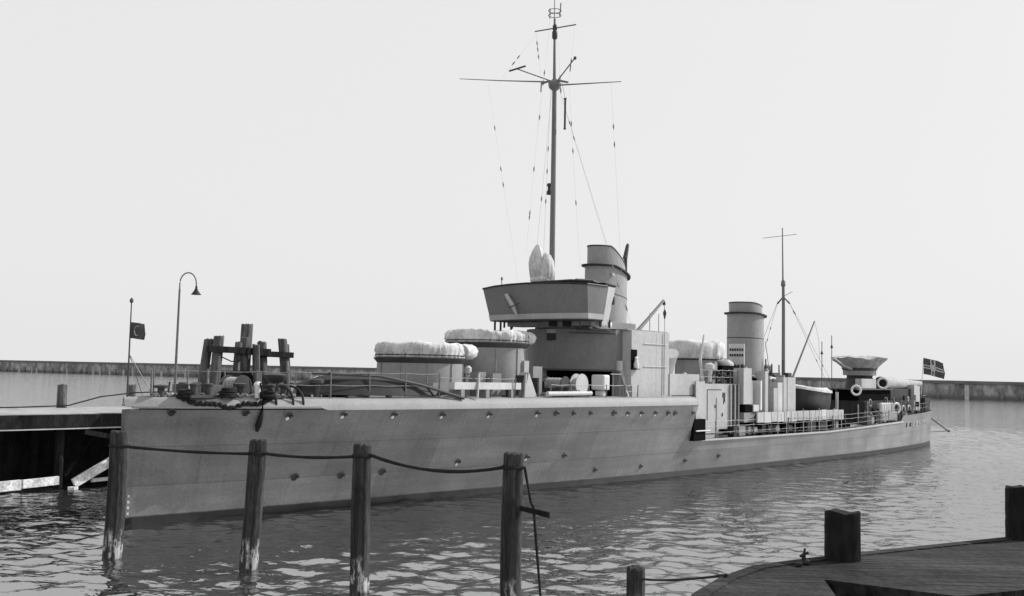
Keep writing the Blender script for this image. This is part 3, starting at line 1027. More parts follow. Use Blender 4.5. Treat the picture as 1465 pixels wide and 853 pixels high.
# posts under the starboard wing and under the port wing
for (s, t) in ((22.9, -3.0), (23.2, -2.6), (23.6, -3.2), (24.2, -2.9), (24.6, -3.3), (24.0, 3.05), (24.9, 3.0), (22.9, 2.6)):
    part(MB().tube([S(s, t, 7.5 if abs(t) > 2.9 and t < 0 else 7.9), S(s, t, 8.3)], .06, 6), 'wing_post', M['dark'])
part(MB().box(S(24.2, -2.75, 7.7), (2.4, 1.6, .08)), 'starboard_platform', M['dark'])
part(MB().box(S(24.55, 2.3, 7.8), (1.9, .9, .06)), 'port_platform', M['dark'])
cw = MB().lathe(S(24.75, 2.55, 7.9), [(.3, -.05), (.42, .08), (.42, .3), (.2, .38)], 1.8, 1, 30, fold(.06, 9, 13, 2))
tag(on_ship(cw, 'canvas_bundle', M['canvas'], 24.75, 2.55, 7.9, ang=80), 'low white canvas bundle stowed beneath the port bridge wing', 'canvas bundle')

WINGB = [(23.95, 3.2), (23.5, 3.2), (22.75, 3.2), (22.45, 2.2), (22.3, 1.1), (22.25, 0)]
WINGT = [(23.95, 3.5), (23.5, 3.5), (22.35, 3.42), (22.0, 2.35), (21.82, 1.2), (21.75, 0)]
def wing_ring(half, z, back, zf=None):
    return [Vector((x, y, z)) for x, y in outline(half, back)]
wg = MB()
ob_, ot_ = outline(WINGB, 24.05), outline(WINGT, 24.05)
def inner(o_, k=.06):
    cx, cy = 24, 0
    return [(x + (cx - x) * k / max(.5, abs(cx - x)) if abs(cx - x) > .3 else x, y + (cy - y) * k / max(.5, abs(y))) for x, y in o_]
def ztopw(x, y):
    return 9.93 + .12 * (1 - (y / 3.5) ** 2)
r0 = [Vector((x, y, 8.28)) for x, y in ob_]
r1 = [Vector((x, y, ztopw(x, y))) for x, y in ot_]
ii = inner(ot_)
r2 = [Vector((x, y, ztopw(x, y))) for x, y in ii]
r3 = [Vector((x, y, 8.36)) for x, y in inner(ob_)]
wg.rings([r0, r1, r2, r3])
bwk = part(wg, 'bridge_bulwark', M['bridge'], ang=22)
# pale foot strip and dark top capping
def strip(o0, o1, z0f, z1f, off, name, mm):
    rs = []
    n = len(o0)
    for i in range(n):
        x, y = o0[i]
        x1, y1 = o1[i]
        d = Vector((x - 24.2, y, 0)).normalized() * off
        rs.append([Vector((x, y, z0f(x, y))) + d, Vector((x1, y1, z1f(x, y))) + d, Vector((x1, y1, z1f(x, y))) - d * .3, Vector((x, y, z0f(x, y))) - d * .3])
    rs.append([p.copy() for p in rs[0]])
    return part(MB().rings(rs, cap=False), name, M[mm])
lerpo = lambda f: [(a[0] + (b_[0] - a[0]) * f, a[1] + (b_[1] - a[1]) * f) for a, b_ in zip(ob_, ot_)]
strip(ob_, lerpo(.16), lambda x, y: 8.27, lambda x, y: 8.54, .025, 'wing_foot_strip', 'light')
part(MB().tube([Vector((x, y, ztopw(x, y) + .01)) for x, y in ot_[:11]], .05, 6), 'bulwark_capping', M['black'])
part(MB().prism([(x, y) for x, y in ob_], 8.22, 8.276), 'wing_deck', M['dark'])
# after end of the wing and rim
part(MB().prism([(24.06, -3.1), (25.0, -2.8), (25.0, 2.8), (24.06, 3.1)], 8.0, 9.95, [(24.06, -3.45), (25.1, -3.2), (25.1, 3.2), (24.06, 3.45)]), 'bridge_after_screen', M['light'], smooth=False)
part(MB().rings([[S(23.7, 3.5, 10.1), S(25.2, 3.25, 10.06), S(25.2, 1.5, 10.12), S(23.7, 1.5, 10.2)], [S(23.9, 3.46, 10.02), S(24.9, 3.1, 9.88), S(25.0, 1.5, 9.96), S(23.7, 1.5, 10.08)]]), 'bridge_awning_edge', M['black'])
part(MB().tube([S(22.9, 2.3, 10.2), S(24.0, 2.5, 10.25), S(24.9, 2.4, 10.15)], .1, 8), 'rolled_awning', M['black'])
part(MB().tube([S(22.4, .5, 10.12), S(22.6, 2.2, 10.16), S(23.4, 3.0, 10.14)], .09, 8), 'rolled_awning', M['black'])
# semaphore arm on bulwark front, plus small ladder rungs
part(MB().tube([S(21.82, -1.35, 9.55), S(21.9, -.95, 8.95), S(22.0, -.75, 8.45)], [.1, .13, .05], 8), 'paravane_float', M['light'])
part(MB().tube([S(21.75, -1.1, 8.85), S(21.65, -.3, 9.05)], .03, 6), 'signal_bracket', M['dark'])
part(MB().box(S(25.12, 3.0, 9.3), (.12, .25, .4)), 'flag_locker', M['dark'])
part(MB().tube([S(22.1, -1.9, 9.95), S(22.1, -1.9, 10.5)], .025, 6), 'sounding_post', M['steel'])
part(MB().lathe(S(22.1, -1.9, 10.3), [(.02, 0), (.06, .05), (.05, .16), (.01, .2)], seg=8), 'small_lamp', M['steel'])

# range finder under canvas
m = MB()
m.lathe(S(22.8, -.1, 10.45), [(.34, -.12), (.36, .0), (.40, .3), (.44, .75), (.40, 1.05), (.26, 1.4), (.10, 1.66), (.02, 1.72)], 1, 1, 90, fold(.10, 5, 8, 3))
m.lathe(S(23.05, .22, 10.4), [(.38, -.1), (.44, .05), (.46, .5), (.40, .9), (.26, 1.2), (.05, 1.36)], 1, 1, 90, fold(.09, 5, 8, 7))
m.lathe(S(22.92, .05, 10.2), [(.52, .0), (.55, .06), (.54, .2), (.47, .26)], 1, 1, 60, fold(.04, 8, 9, 2))
o = on_ship(m, 'canvas_cover', M['canvas'], 22.9, 0, 10.2, ang=50)
tag(o, 'tall peaked white canvas cover on top of the bridge beside the main mast', 'canvas cover')
part(MB().lathe(S(22.9, 0, 9.6), [(.4, 0), (.42, .7), (.5, .72), (.5, .8), (.3, .82)], seg=20), 'range_finder_pedestal', M['dark'])

# deck gear in the dark recess below the bridge
axis_reel(22.9, 2.6, DZ + .62, .52, .35, 'pale', 'canvas')
axis_reel(21.9, 1.9, DZ + .6, .4, 1.2, 'dark', 'hemp')
rc = MB().lathe(S(23.7, 2.3, DZ + .62), [(.12, -.55), (.12, .0), (.3, .05), (.48, .2), (.5, .32), (.3, .35)], seg=18)
wb = part(MB().box(S(24.6, 2.7, DZ + .72), (.55, .8, .78)).box(S(24.6, 2.7, DZ + .16), (.3, .5, .32)), 'deck_locker', M['white'])
bv = wb.modifiers.new('bevel', 'BEVEL')
bv.width = .08
bv.segments = 3
for s in (25.3, 25.9):
    part(MB().tube([S(s, 3.0, DZ), S(s, 3.0, DZ + 1.2)], .03, 6), 'recess_post', M['mid'])
part(MB().tube([S(24.9, 3.1, DZ + 1.15), S(26.3, 3.1, DZ + 1.15)], .025, 6), 'recess_rail', M['mid'])

# main mast --------------------------------------------------
mast = part(MB().tube([S(23.9, 0, 8.2), S(23.88, 0, 15), S(23.84, 0, 20.7), S(23.82, 0, 21.0), S(23.75, 0, 24.3), S(23.72, 0, 24.32), S(23.7, 0, 26.2)], [.16, .14, .12, .085, .06, .025, .015], 12), 'main_mast', M['mast'])
def mp(mb, name, mm='mast'):
    return mb.build(name, M[mm], mast)
mp(MB().lathe(S(23.85, 0, 20.45), [(.12, 0), (.3, .15), (.34, .3), (.34, .42), (.2, .5), (.14, .62)], seg=14), 'masthead_platform')
mp(MB().tube([S(23.9, -.1, 20.95), S(24.3, -4.2, 21.8), S(24.5, -7.5, 22.5)], [.045, .03, .02], 6), 'yard')
mp(MB().tube([S(23.8, .1, 20.72), S(23.3, 4.6, 20.06)], [.045, .02], 6), 'yard')
mp(MB().tube([S(23.9, -.95, 21.0), S(23.9, -.5, 21.05), S(23.85, .3, 20.95), S(23.8, .9, 20.75)], .06, 6), 'cross_arm')
mp(MB().tube([S(23.9, -.95, 21.0), S(23.9, -.97, 20.55)], .035, 6), 'arm_bracket')
mp(MB().tube([S(23.9, -.1, 20.95), S(24, -2.7, 22.12)], .035, 6), 'signal_arm')
mp(MB().tube([S(24, -3.3, 22.12), S(24, -2.15, 22.2)], .05, 6), 'signal_arm_tip', 'dark')
mp(MB().tube([S(23.9, .1, 20.95), S(24, 1.17, 22.02)], .035, 6), 'signal_arm')
mp(MB().lathe(S(24, 1.2, 21.95), [(.03, 0), (.08, .04), (.08, .14), (.03, .18)], seg=8), 'signal_lamp', 'dark')
mp(MB().tube([S(23.77, -1.35, 23.9), S(23.77, 1.4, 23.73)], .035, 6), 'upper_yard')
mp(MB().lathe(S(23.78, 0, 23.2), [(.08, 0), (.15, .1), (.15, .4), (.1, .5), (.13, .55), (.12, .75), (.06, .85)], seg=10), 'masthead_light', 'dark')
mp(MB().torus(S(23.75, 0, 24.75), .34, .02, 'Z', 16, 5).torus(S(23.75, 0, 24.5), .34, .02, 'Z', 16, 5).tube([S(23.75, .33, 24.4), S(23.75, .4, 25.1)], .03, 5).tube([S(23.75, -.33, 24.4), S(23.75, -.33, 24.95)], .03, 5), 'wind_cage', 'dark')
mp(MB().lathe(S(23.85, -.25, 14.9), [(.03, 0), (.14, .03), (.13, .2), (.08, .25), (.08, .45), (.14, .5), (.1, .62)], seg=10).tube([S(23.85, -.25, 15.0), S(23.88, 0, 15.0)], .03, 5), 'mast_lantern', 'dark')
mp(MB().tube([S(23.9, .67, 19.95), S(23.9, .68, 19.85), S(23.9, .68, 18.4), S(23.9, .68, 18.3)], [.1, .055, .055, .08], 8).tube([S(23.9, .67, 19.95), S(23.88, .45, 20.85)], .01, 4), 'hanging_signal_tube', 'dark')
# standing rigging and aerial wires, with insulators
def wire(name, a, b, r=.012, sag=0, ins=0, par=None, seed=0):
    a, b = S(*a), S(*b)
    n = 8
    pts = [a.lerp(b, i / n) - Vector((0, 0, sag * 4 * (i / n) * (1 - i / n))) for i in range(n + 1)]
    m = MB().tube(pts, r, 4)
    rd = random.Random(seed)
    for _ in range(ins):
        f = rd.uniform(.1, .95)
        p = a.lerp(b, f) - Vector((0, 0, sag * 4 * f * (1 - f)))
        d = (b - a).normalized()
        m.tube([p - d * .16, p, p + d * .16], [.012, .04, .012], 6)
    return m.build(name, M['steel'], par or mast)
for i, (a, b_) in enumerate((((23.9, -.2, 20.7), (25.3, -2.6, 8)), ((23.9, .2, 20.7), (27.5, 2.6, 8)), ((23.9, .2, 20.7), (28.6, 2.0, 8)), ((23.9, -.3, 20.7), (24.6, -1.2, 10)), ((23.8, -1.3, 23.8), (23.9, -.9, 20.8)), ((23.8, 1.3, 23.7), (23.9, .9, 20.8)),
                            ((23.9, -.9, 21), (23.7, -1.6, 12)), ((23.9, .9, 20.8), (24.3, 1.5, 11)), ((23.3, 4.0, 20.1), (26, 3.0, 10)), ((24.4, -5.2, 21.8), (25, -3.1, 10)), ((23.8, -1.2, 23.8), (24.4, -4.5, 21.7)), ((23.8, -.35, 24.4), (23.9, -1.1, 18.5)), ((23.8, .2, 23.2), (23.9, .5, 19)))):
    wire('stay', a, b_, 0.005 if i < 4 else .0024, 0, 3, seed=i)
# forward funnel --------------------------------------------
def funnel(s, z0, z1, a, b, slope, ringz, tsl, name, slit=None, seam=()):
    # lower body widened slightly, cap section narrower
    def ring(sc, z, sl, seg=44):
        return [S(s + math.cos(k * math.tau / seg) * a * sc, math.sin(k * math.tau / seg) * b * sc, z - sl * max(0, math.cos(k * math.tau / seg) * a * sc + a * .35)) for k in range(seg)]
    body = MB().rings([ring(1, z0, 0), ring(1, ringz, slope), ring(.9, ringz + .02, slope), ring(.9, z1, tsl), ring(.86, z1 + .01, tsl), ring(.82, z1 - .02, tsl), ring(.8, z1 - .6, tsl * .6)], cap=False)
    f = part(body, name, M['mid'], ang=50)
    MB().rings([ring(1.0, ringz - .05, slope), ring(1.16, ringz - .03, slope), ring(1.17, ringz + .05, slope), ring(.98, ringz + .08, slope)], cap=False).build('funnel_collar', M['black'], f)
    MB().rings([ring(.903, z1 - .05, tsl), ring(.92, z1 - .03, tsl), ring(.92, z1 + .03, tsl), ring(.87, z1 + .04, tsl)], cap=False).build('funnel_lip', M['dark'], f)
    MB().rings([ring(.81, z1 - .6, tsl * .6), ring(.01, z1 - .8, tsl * .6)], cap=False).build('funnel_throat', M['black'], f)
    for sz, sl in seam:
        MB().rings([ring(1.0, sz, sl), ring(1.012, sz + .005, sl), ring(1.012, sz + .05, sl), ring(1.0, sz + .055, sl)], cap=False).build('band', M['dark'], f)
    return f
f1 = funnel(28.85, 5, 12.6, 1.62, .9, .24, 11.5, .62, 'fore_funnel', seam=((9.95, .12),))
MB().tube([S(30.6, .1, 7.9), S(30.6, .1, 12.1), S(30.55, .1, 12.15), S(30.8, .1, 12.95), S(30.85, .1, 13.05)], [.1, .11, .14, .1, .05], 10).build('steam_pipe', M['dark'], f1)
MB().lathe(S(28.2, .92, 10.9), [(.02, 0), (.09, .03), (.09, .16), (.02, .2)], seg=8).build('siren', M['white'], f1)
# boat crane
cr = part(MB().tube([S(31.9, .0, 4.4), S(32.2, 0, 8.2)], .12, 8), 'boat_crane', M['mast'])
MB().tube([S(32.1, 0, 8.1), S(33.2, 0, 8.85), S(34.9, 0, 10.05)], [.12, .1, .08], 8).build('jib', M['mast'], cr)
MB().tube([S(34.9, 0, 10.0), S(35.0, 0, 9.8)], .1, 6).build('jib_head', M['dark'], cr)
MB().tube([S(34.95, 0, 9.9), S(35.05, 0, 9.5)], .02, 4).build('fall', M['rope'], cr)
MB().tube([S(35.05, 0, 9.5), S(35.05, 0, 9.3), S(35.05, 0, 8.95)], [.05, .12, .04], 6).build('block', M['dark'], cr)
MB().tube([S(35.05, 0, 8.95), S(35.1, 0, 6.5)], .015, 4).build('fall', M['rope'], cr)
for s in (29.0, 29.9):
    part(MB().tube([S(s, 2.8, 7.9), S(s, 2.8, 8.9)], .025, 5), 'rail_post', M['mid'])
# midships gun platform -------------------------------------
gun_tub(37.9, 5.3, 6.75, 1.8, wall='mid')
prof = [(.97, -.1), (1.0, .05), (1.02, .3), (1.04, .6), (1.02, .85), (.9, .95), (.6, .9), (.3, .95), (.05, .9)]
m = MB().lathe(S(38.0, 0, 6.72), [(r * 2.0, z) for r, z in prof], 1.2, 1.0, 160, fold(.05, 6, 9, 6))
for v in m.v:
    if v.z > 7.3:
        v.z += .13 * math.sin(v.x * 2.1) * math.cos(v.y * 1.7 + 1) + .05 * math.sin(v.x * 6)
tag(on_ship(m, 'canvas_cover', M['canvas'], 38.2, 0, 6.72, ang=70), 'pale peaked canvas over the midships gun, between crane and after funnel', 'canvas cover')
m = MB().lathe(S(40.7, .9, 5.9), [(.5, 0), (.66, .1), (.68, .5), (.5, .72), (.15, .82)], .9, .9, 40, fold(.08, 7, 11, 8))
tag(on_ship(m, 'canvas_bag', M['canvas'], 40.7, .9, 5.9, ang=70), 'white canvas sack stowed between the midships gun tub and the after funnel', 'canvas bag')
vt = part(MB().tube([S(34.2, 1.0, 5.6), S(34.2, 1.0, 6.2), S(34.1, 1.1, 6.6), S(33.9, 1.2, 6.85)], [.2, .22, .32, .42], 16), 'cowl_ventilator', M['white'])
part(MB().tube([S(35.6, 2.3, 5.2), S(35.5, 2.2, 6.5), S(35.9, 2.2, 8.0)], [.14, .09, .05], 8), 'pale_derrick', M['pale'])
part(MB().lathe(S(35.9, 2.6, 5.2), [(.12, 0), (.12, .7), (.28, .8), (.28, 1.05), (.1, 1.15)], seg=14), 'mushroom_vent', M['pale'])
# deckhouse under it
dh = part(MB().prism([(33.42, -2.95), (38.85, -2.95), (38.85, 2.95), (33.42, 2.95)], 1.9, 5.12), 'deckhouse', M['light'], smooth=False)
MB().prism([(33.5, -2.1), (42.4, -2.1), (42.4, 2.1), (33.5, 2.1)], 5.122, 5.35).build('deckhouse_roof', M['mid'], dh, smooth=False)
def wallbox(s0, s1, z0, z1, mm, name, t=2.955, th=.03, par=None):
    return MB().box(S((s0 + s1) / 2, t, (z0 + z1) / 2), (s1 - s0, th, z1 - z0)).build(name, M[mm], par or dh, smooth=False)
wallbox(33.55, 33.62, 2.3, 5.0, 'dark', 'wall_seam')
wallbox(35.0, 36.7, 4.76, 4.8, 'dark', 'wall_seam')
wallbox(35.0, 35.05, 3.0, 4.78, 'dark', 'wall_seam')
dr = wallbox(36.1, 36.85, 2.2, 4.3, 'light', 'door', th=.06)
MB().box(S(36.75, 3.0, 3.3), (.06, .05, .2)).build('handle', M['black'], dr)
wallbox(36.9, 37.02, 3.95, 4.45, 'black', 'slot_opening', th=.05)
wallbox(36.85, 37.15, 4.05, 4.6, 'black', 'slot_opening', th=.04)
wallbox(35.9, 36.0, 3.7, 3.9, 'black', 'hinge')
for s in (36.4, 38.7):
    wallbox(s, s + .03, 2.0, 3.4, 'mid', 'wall_seam')
# solid box painted near-black as the shade of an opening beneath the break
part(MB().box(S(32.7, 3.4, 2.55), (1.3, .8, 1.2)), 'break_shade_box', M['shade_black'])
part(MB().tube([S(32.2, 3.86, 2.5), S(33.8, 3.86, 2.5)], .04, 6), 'opening_rail', M['pale'])
part(MB().box(S(33.2, 3.5, 4.2), (1.0, .1, 2.1)), 'screen_plate', M['light'])
for s, mm in ((37.75, 'pale'), (38.0, 'black'), (38.25, 'pale'), (38.5, 'black'), (38.7, 'light')):
    part(MB().tube([S(s, 3.02, 1.95), S(s, 3.02, 5.1)], .07, 8), 'vertical_pipe', M[mm])
railing([(34.2, 2.9, 5.13), (38.8, 2.9, 5.13)], .8, (.5, 1.0), .95)
# figures-sized vents and clutter on the deckhouse top
rd = random.Random(5)
for i in range(9):
    s = 36.2 + i * .72
    h = rd.uniform(.3, .9)
    part(MB().lathe(S(s, 2.4 + rd.uniform(-.3, .2), 5.12), [(.1, 0), (.1, h * .6), (.2, h * .7), (.2, h * .92), (.08, h)], seg=10), 'deck_fitting', M[rd.choice(['dark', 'black', 'light', 'black'])])
part(MB().box(S(40.3, 1.2, 5.7), (2.2, .9, 1.1)), 'winch_house', M['shade_black'])
# ladder panel with signal flags board in front of the after funnel
lg = part(MB().box(S(41.7, 1.3, 7.0), (.08, 1.1, 1.35)), 'signal_board', M['pale'])
for z in (7.3, 6.95):
    for q in range(6):
        MB().box(S(41.64, .88 + q * .17, z), (.04, .1, .16)).build('board_slot', M['black'], lg, smooth=False)
for q in (.85, 1.75):
    part(MB().tube([S(41.7, q, 5.3), S(41.7, q, 6.4)], .05, 6), 'board_leg', M['dark'])
for q in range(4):
    part(MB().tube([S(41.68, .9 + q * .25, 5.9), S(41.68, 1.02 + q * .22, 6.35)], .07, 6), 'board_locker', M['dark'])

# after funnel
f2 = funnel(45.4, 5.3, 10.55, 1.62, 1.1, .08, 9.82, .14, 'after_funnel', seam=((8.15, .02),))
MB().tube([S(46.2, 1.05, 8.0), S(46.6, 1.0, 7.2), S(47.0, .9, 6.4)], .02, 5).build('ladder_wire', M['dark'], f2)
# casing around its foot and engine room skylights
cg = part(MB().prism([(38.9, -2.3), (47.8, -2.3), (47.8, 2.3), (38.9, 2.3)], 1.9, 5.3), 'after_casing', M['mid'], smooth=False)
part(MB().box(S(39.45, 2.9, 5.0), (1.05, .7, 2.2)), 'casing_locker', M['light'], label='pale tall locker on the side of the after funnel casing')
def cab(s0, s1, t, z0, z1, mm, name='cabinet'):
    return part(MB().box(S((s0 + s1) / 2, t, (z0 + z1) / 2), (s1 - s0, .7, z1 - z0)), name, M[mm], smooth=False)
cab(40.0, 40.55, 2.7, 3.9, 5.35, 'mid')
cab(40.6, 41.15, 2.35, 3.3, 5.4, 'shade_black', 'recess_shade_box')  # solid box; its near-black colour stands for the shade of a gap
cab(41.18, 41.36, 2.9, 3.5, 5.35, 'white')
cab(41.4, 41.75, 2.35, 3.4, 5.5, 'shade_black', 'recess_shade_box')
cab(41.8, 42.2, 2.9, 3.2, 5.95, 'light')
cab(42.25, 43.0, 2.35, 2.9, 5.2, 'shade_black', 'recess_shade_box')
cab(39.0, 40.0, 2.95, 3.45, 3.85, 'shade_black', 'recess_shade_box')
cab(40.05, 40.75, 3.0, 3.45, 3.85, 'pale', 'low_locker')
cab(39.0, 42.2, 2.9, 2.8, 3.4, 'mid', 'low_locker')
cab(43.1, 43.65, 2.85, 2.9, 4.9, 'light')
cab(43.7, 44.35, 2.85, 2.9, 5.25, 'pale')
cab(44.5, 44.98, 2.85, 2.9, 5.6, 'light')
cab(45.1, 46.3, 2.85, 2.9, 5.6, 'light')
part(MB().tube([S(43.2, 2.9, 5.0), S(43.2, 2.9, 5.45), S(43.4, 2.9, 5.55), S(43.9, 2.9, 5.5)], .07, 8), 'swan_neck_vent', M['pale'])
for s, h in ((46.0, .9), (46.9, .6), (48.0, .55), (48.6, .9)):
    part(MB().tube([S(s, 1.2, 5.0), S(s, 1.2, 5.9 + h)], .05, 6), 'rod', M['dark'])
part(MB().box(S(47.4, .6, 5.5), (1.2, 1.4, .8)), 'searchlight_base', M['dark'])
part(MB().lathe(S(47.4, .6, 5.9), [(.25, 0), (.38, .1), (.38, .45), (.2, .55)], seg=16), 'searchlight', M['mid'])
# row of pale lockers along the rail
rd = random.Random(9)
for i in range(14):
    s = 40.6 + i * .95
    part(MB().box(S(s, 3.5, 3.08 + rd.uniform(-.02, .02)), (rd.uniform(.84, .93), .1, rd.uniform(.6, .68)), rz=rd.uniform(-.03, .03)), 'rail_dodger', M[rd.choice(['light', 'mid', 'light', 'light', 'pale'])])
part(MB().box(S(46.8, 3.25, 2.95), (12.6, .3, .7)), 'dodger_backing', M['shade_black'])
for i in range(20):
    s = 36.6 + i * .95 + rd.uniform(-.2, .2)
    part(MB().box(S(s, 3.1, 2.3), (rd.uniform(.3, .9), .5, rd.uniform(.3, .75))), 'deck_box', M[rd.choice(['black', 'shade_black', 'dark', 'shade_black', 'mid'])])
part(MB().box(S(46, 2.75, 2.4), (15, .2, .9)), 'scuttle_coaming', M['shade_black'])
for i in range(9):
    s = 42.6 + i * 1.25
    part(MB().tube([S(s, 3.72, 2.0), S(s, 3.72, 3.3 + .25 * (i % 2))], .022, 5), 'locker_stay', M['light'])

rd = random.Random(21)
for i in range(46):
    s = rd.uniform(34.5, 47)
    t = rd.uniform(.2, 2.5)
    h = rd.uniform(.15, .9)
    z = 5.12 if s < 38.8 else 5.3
    k = rd.random()
    mm = rd.choice(['dark', 'black', 'mid', 'dark', 'light'])
    if k < .4:
        part(MB().tube([S(s, t, z), S(s, t, z + h), S(s + rd.uniform(-.3, .3), t, z + h + .1)], rd.uniform(.02, .06), 6), 'pipe', M[mm])
    elif k < .75:
        part(MB().box(S(s, t, z + h * .3), (rd.uniform(.2, .6), .4, h * .6), rz=rd.uniform(-.3, .3)), 'deck_fitting', M[mm])
    else:
        part(MB().lathe(S(s, t, z), [(.08, 0), (.08, h * .6), (.18, h * .65), (.16, h * .85), (.05, h)], seg=10), 'mushroom_vent', M[mm])
for i in range(34):
    s = rd.uniform(58, 78)
    t = rd.uniform(.3, max(.5, hb(s, 2) - .7))
    z = ztop(s)
    h = rd.uniform(.5, 2.0)
    mm = rd.choice(['dark', 'black', 'mid', 'dark', 'light'])
    if i % 2:
        part(MB().tube([S(s, t, z), S(s + rd.uniform(-.1, .1), t, z + h)], rd.uniform(.03, .08), 6), 'pipe', M[mm])
    else:
        part(MB().box(S(s, t, z + h * .25), (rd.uniform(.3, .9), .5, h * .5), rz=rd.uniform(-.3, .3)), 'deck_fitting', M[mm])

# after mast
am = part(MB().tube([S(51.2, 0, 2), S(51.2, 0, 10.4), S(51.15, 0, 12.3), S(51.1, 0, 12.35), S(51.0, 0, 16.4)], [.14, .12, .1, .06, .035], 10), 'after_mast', M['mast'])
def ap(mb, name, mm='mast'):
    return mb.build(name, M[mm], am)
ap(MB().tube([S(51, -1.5, 15.75), S(51, 1.1, 15.85)], .02, 5), 'yard')
ap(MB().lathe(S(51.15, 0, 12.1), [(.08, 0), (.17, .1), (.15, .4), (.07, .55)], seg=10), 'truck')
ap(MB().tube([S(51.1, 0, 11.4), S(51.6, .5, 11.8)], .02, 5), 'gaff')
ap(MB().tube([S(51.15, -.45, 10.9), S(51.15, 0, 11.4), S(51.15, .5, 10.9)], .06, 6), 'crosstree', 'dark')
for i, (s, t) in enumerate(((50.0, -2.6), (52.0, -2.8), (53.2, 2.8), (54.4, 2.7))):
    wire('shroud', (51.15, .4 if t > 0 else -.4, 11.1), (s, t, 4.5), .012, 0, 2, am, 40 + i)
ap(MB().tube([S(51.8, .1, 4.8), S(56.3, .1, 9.9)], [.09, .05], 8), 'derrick_boom')
ap(MB().tube([S(56.3, .1, 9.9), S(56.8, .2, 8.6), S(57.0, .2, 7.0)], .012, 4), 'derrick_wire', 'steel')
ap(MB().box(S(51.4, .2, 5.75), (.6, .4, .35)), 'gooseneck_block', 'black')
# small lamp post like aerial poles aft
for (s, t, h) in ((58.3, .6, 4.4), (57.4, .2, 3.9)):
    part(MB().tube([S(s, t, 4.5), S(s, t, 4.5 + h)], .03, 5), 'aerial_pole', M['dark'])
    part(MB().lathe(S(s, t, 3.5 + h), [(.03, 0), (.12, .05), (.03, .3)], seg=8), 'insulator', M['dark'])

# ship's boat
def boat_ring(f, s0, L_, zk, zg, bmax, t0):
    s = s0 + L_ * f
    bb = bmax * (1 - abs(2 * f - 1) ** 2.6) + .02
    sheer = .15 * (2 * f - 1) ** 2
    pts = []
    for a in range(0, 181, 15):
        pts.append(S(s, t0 + bb * math.cos(R(a)), zk + (zg + sheer - zk) * (1 - math.sin(R(a)) ** .7)))
    return pts
bt = empty('ships_boat', (0, 0, 0))
bt.matrix_world = SM @ Matrix.Translation(S(51.8, 1.4, 3.2))
tag(bt, 'dark hulled boat under a sloping pale cover stowed abaft the after mast', 'boat')
def brel(mb, o_):
    for v in mb.v:
        v -= o_
    return mb
BO = S(51.8, 1.4, 3.2)
brel(MB().rings([boat_ring(i / 20, 48.2, 7.4, 2.7, 5.0 - .022 * i, 1.25, 1.4) for i in range(21)], True, True), BO).build('boat_hull', M['black'], bt)
cv = []
for i in range(21):
    f = i / 20
    s = 48.2 + 7.4 * f
    bb = 1.3 * (1 - abs(2 * f - 1) ** 2.6) + .05
    zg = 5.0 - .022 * i + .15 * (2 * f - 1) ** 2
    cv.append([S(s, 1.4 + bb * c, zg - .1 + h) for c, h in ((1.02, -.08), (1.0, .1), (.6, .2 + .03 * math.sin(i * 1.7)), (.0, .3), (-.6, .2), (-1.0, .1), (-1.02, -.08))])
brel(MB().rings(cv, True, True), BO).build('boat_cover', M['canvas'], bt)
brel(MB().tube([S(55.9, 2.0, 2.9), S(55.95, 2.0, 4.6)], .12, 8), BO).build('crutch', M['pale'], bt)

# after superstructure and gun ------------------------------
part(MB().prism([(60.5, -2.3), (71.5, -1.9), (71.5, 1.9), (60.5, 2.3)], 2.0, 3.9), 'after_deckhouse', M['black'], smooth=False)
part(MB().prism([(60.8, -1.7), (67.6, -1.7), (67.6, 1.7), (60.8, 1.7)], 3.9, 4.75), 'after_platform_house', M['shade_black'], smooth=False)
part(MB().prism([(60.0, -1.9), (67.8, -1.9), (67.8, 1.9), (60.0, 1.9)], 4.755, 4.85), 'after_platform', M['dark'], smooth=False)
part(MB().box(S(62.8, 1.5, 5.25), (3.0, .5, .75)), 'platform_screen', M['light'])
part(MB().lathe(S(65.3, 0, 4.85), [(1.15, 0), (1.1, .75), (1.0, .9), (1.05, 1.1)], seg=30), 'gun_pedestal', M['dark'])
gun_tub(65.3, 5.9, 6.5, 1.35, wall='mid')
prof = [(.9, 0), (.95, .1), (1.02, .25), (1.2, .55), (1.42, .85), (1.5, 1.05), (1.3, 1.12), (.8, 1.2), (.3, 1.15)]
m = MB().lathe(S(65.3, 0, 6.45), [(r * 1.3, z * .8) for r, z in prof], 1.15, 1.15, 120, fold(.06, 6, 9, 5))
for v in m.v:
    if v.z > 6.9:
        v.z += .12 * math.sin(v.x * 2.9) * math.cos(v.y * 2.1) + .05 * math.cos(v.y * 6.1)
tag(on_ship(m, 'canvas_cover', M['canvasg'], 65.3, 0, 6.45, ang=70), 'grey weathered canvas flaring out over the aftermost gun', 'canvas cover')
part(MB().tube([S(61.2, -.5, 7.2), S(62.8, -.3, 6.6), S(63.6, 0, 6.4)], .12, 8), 'gun_barrel_muzzle', M['canvasg'])
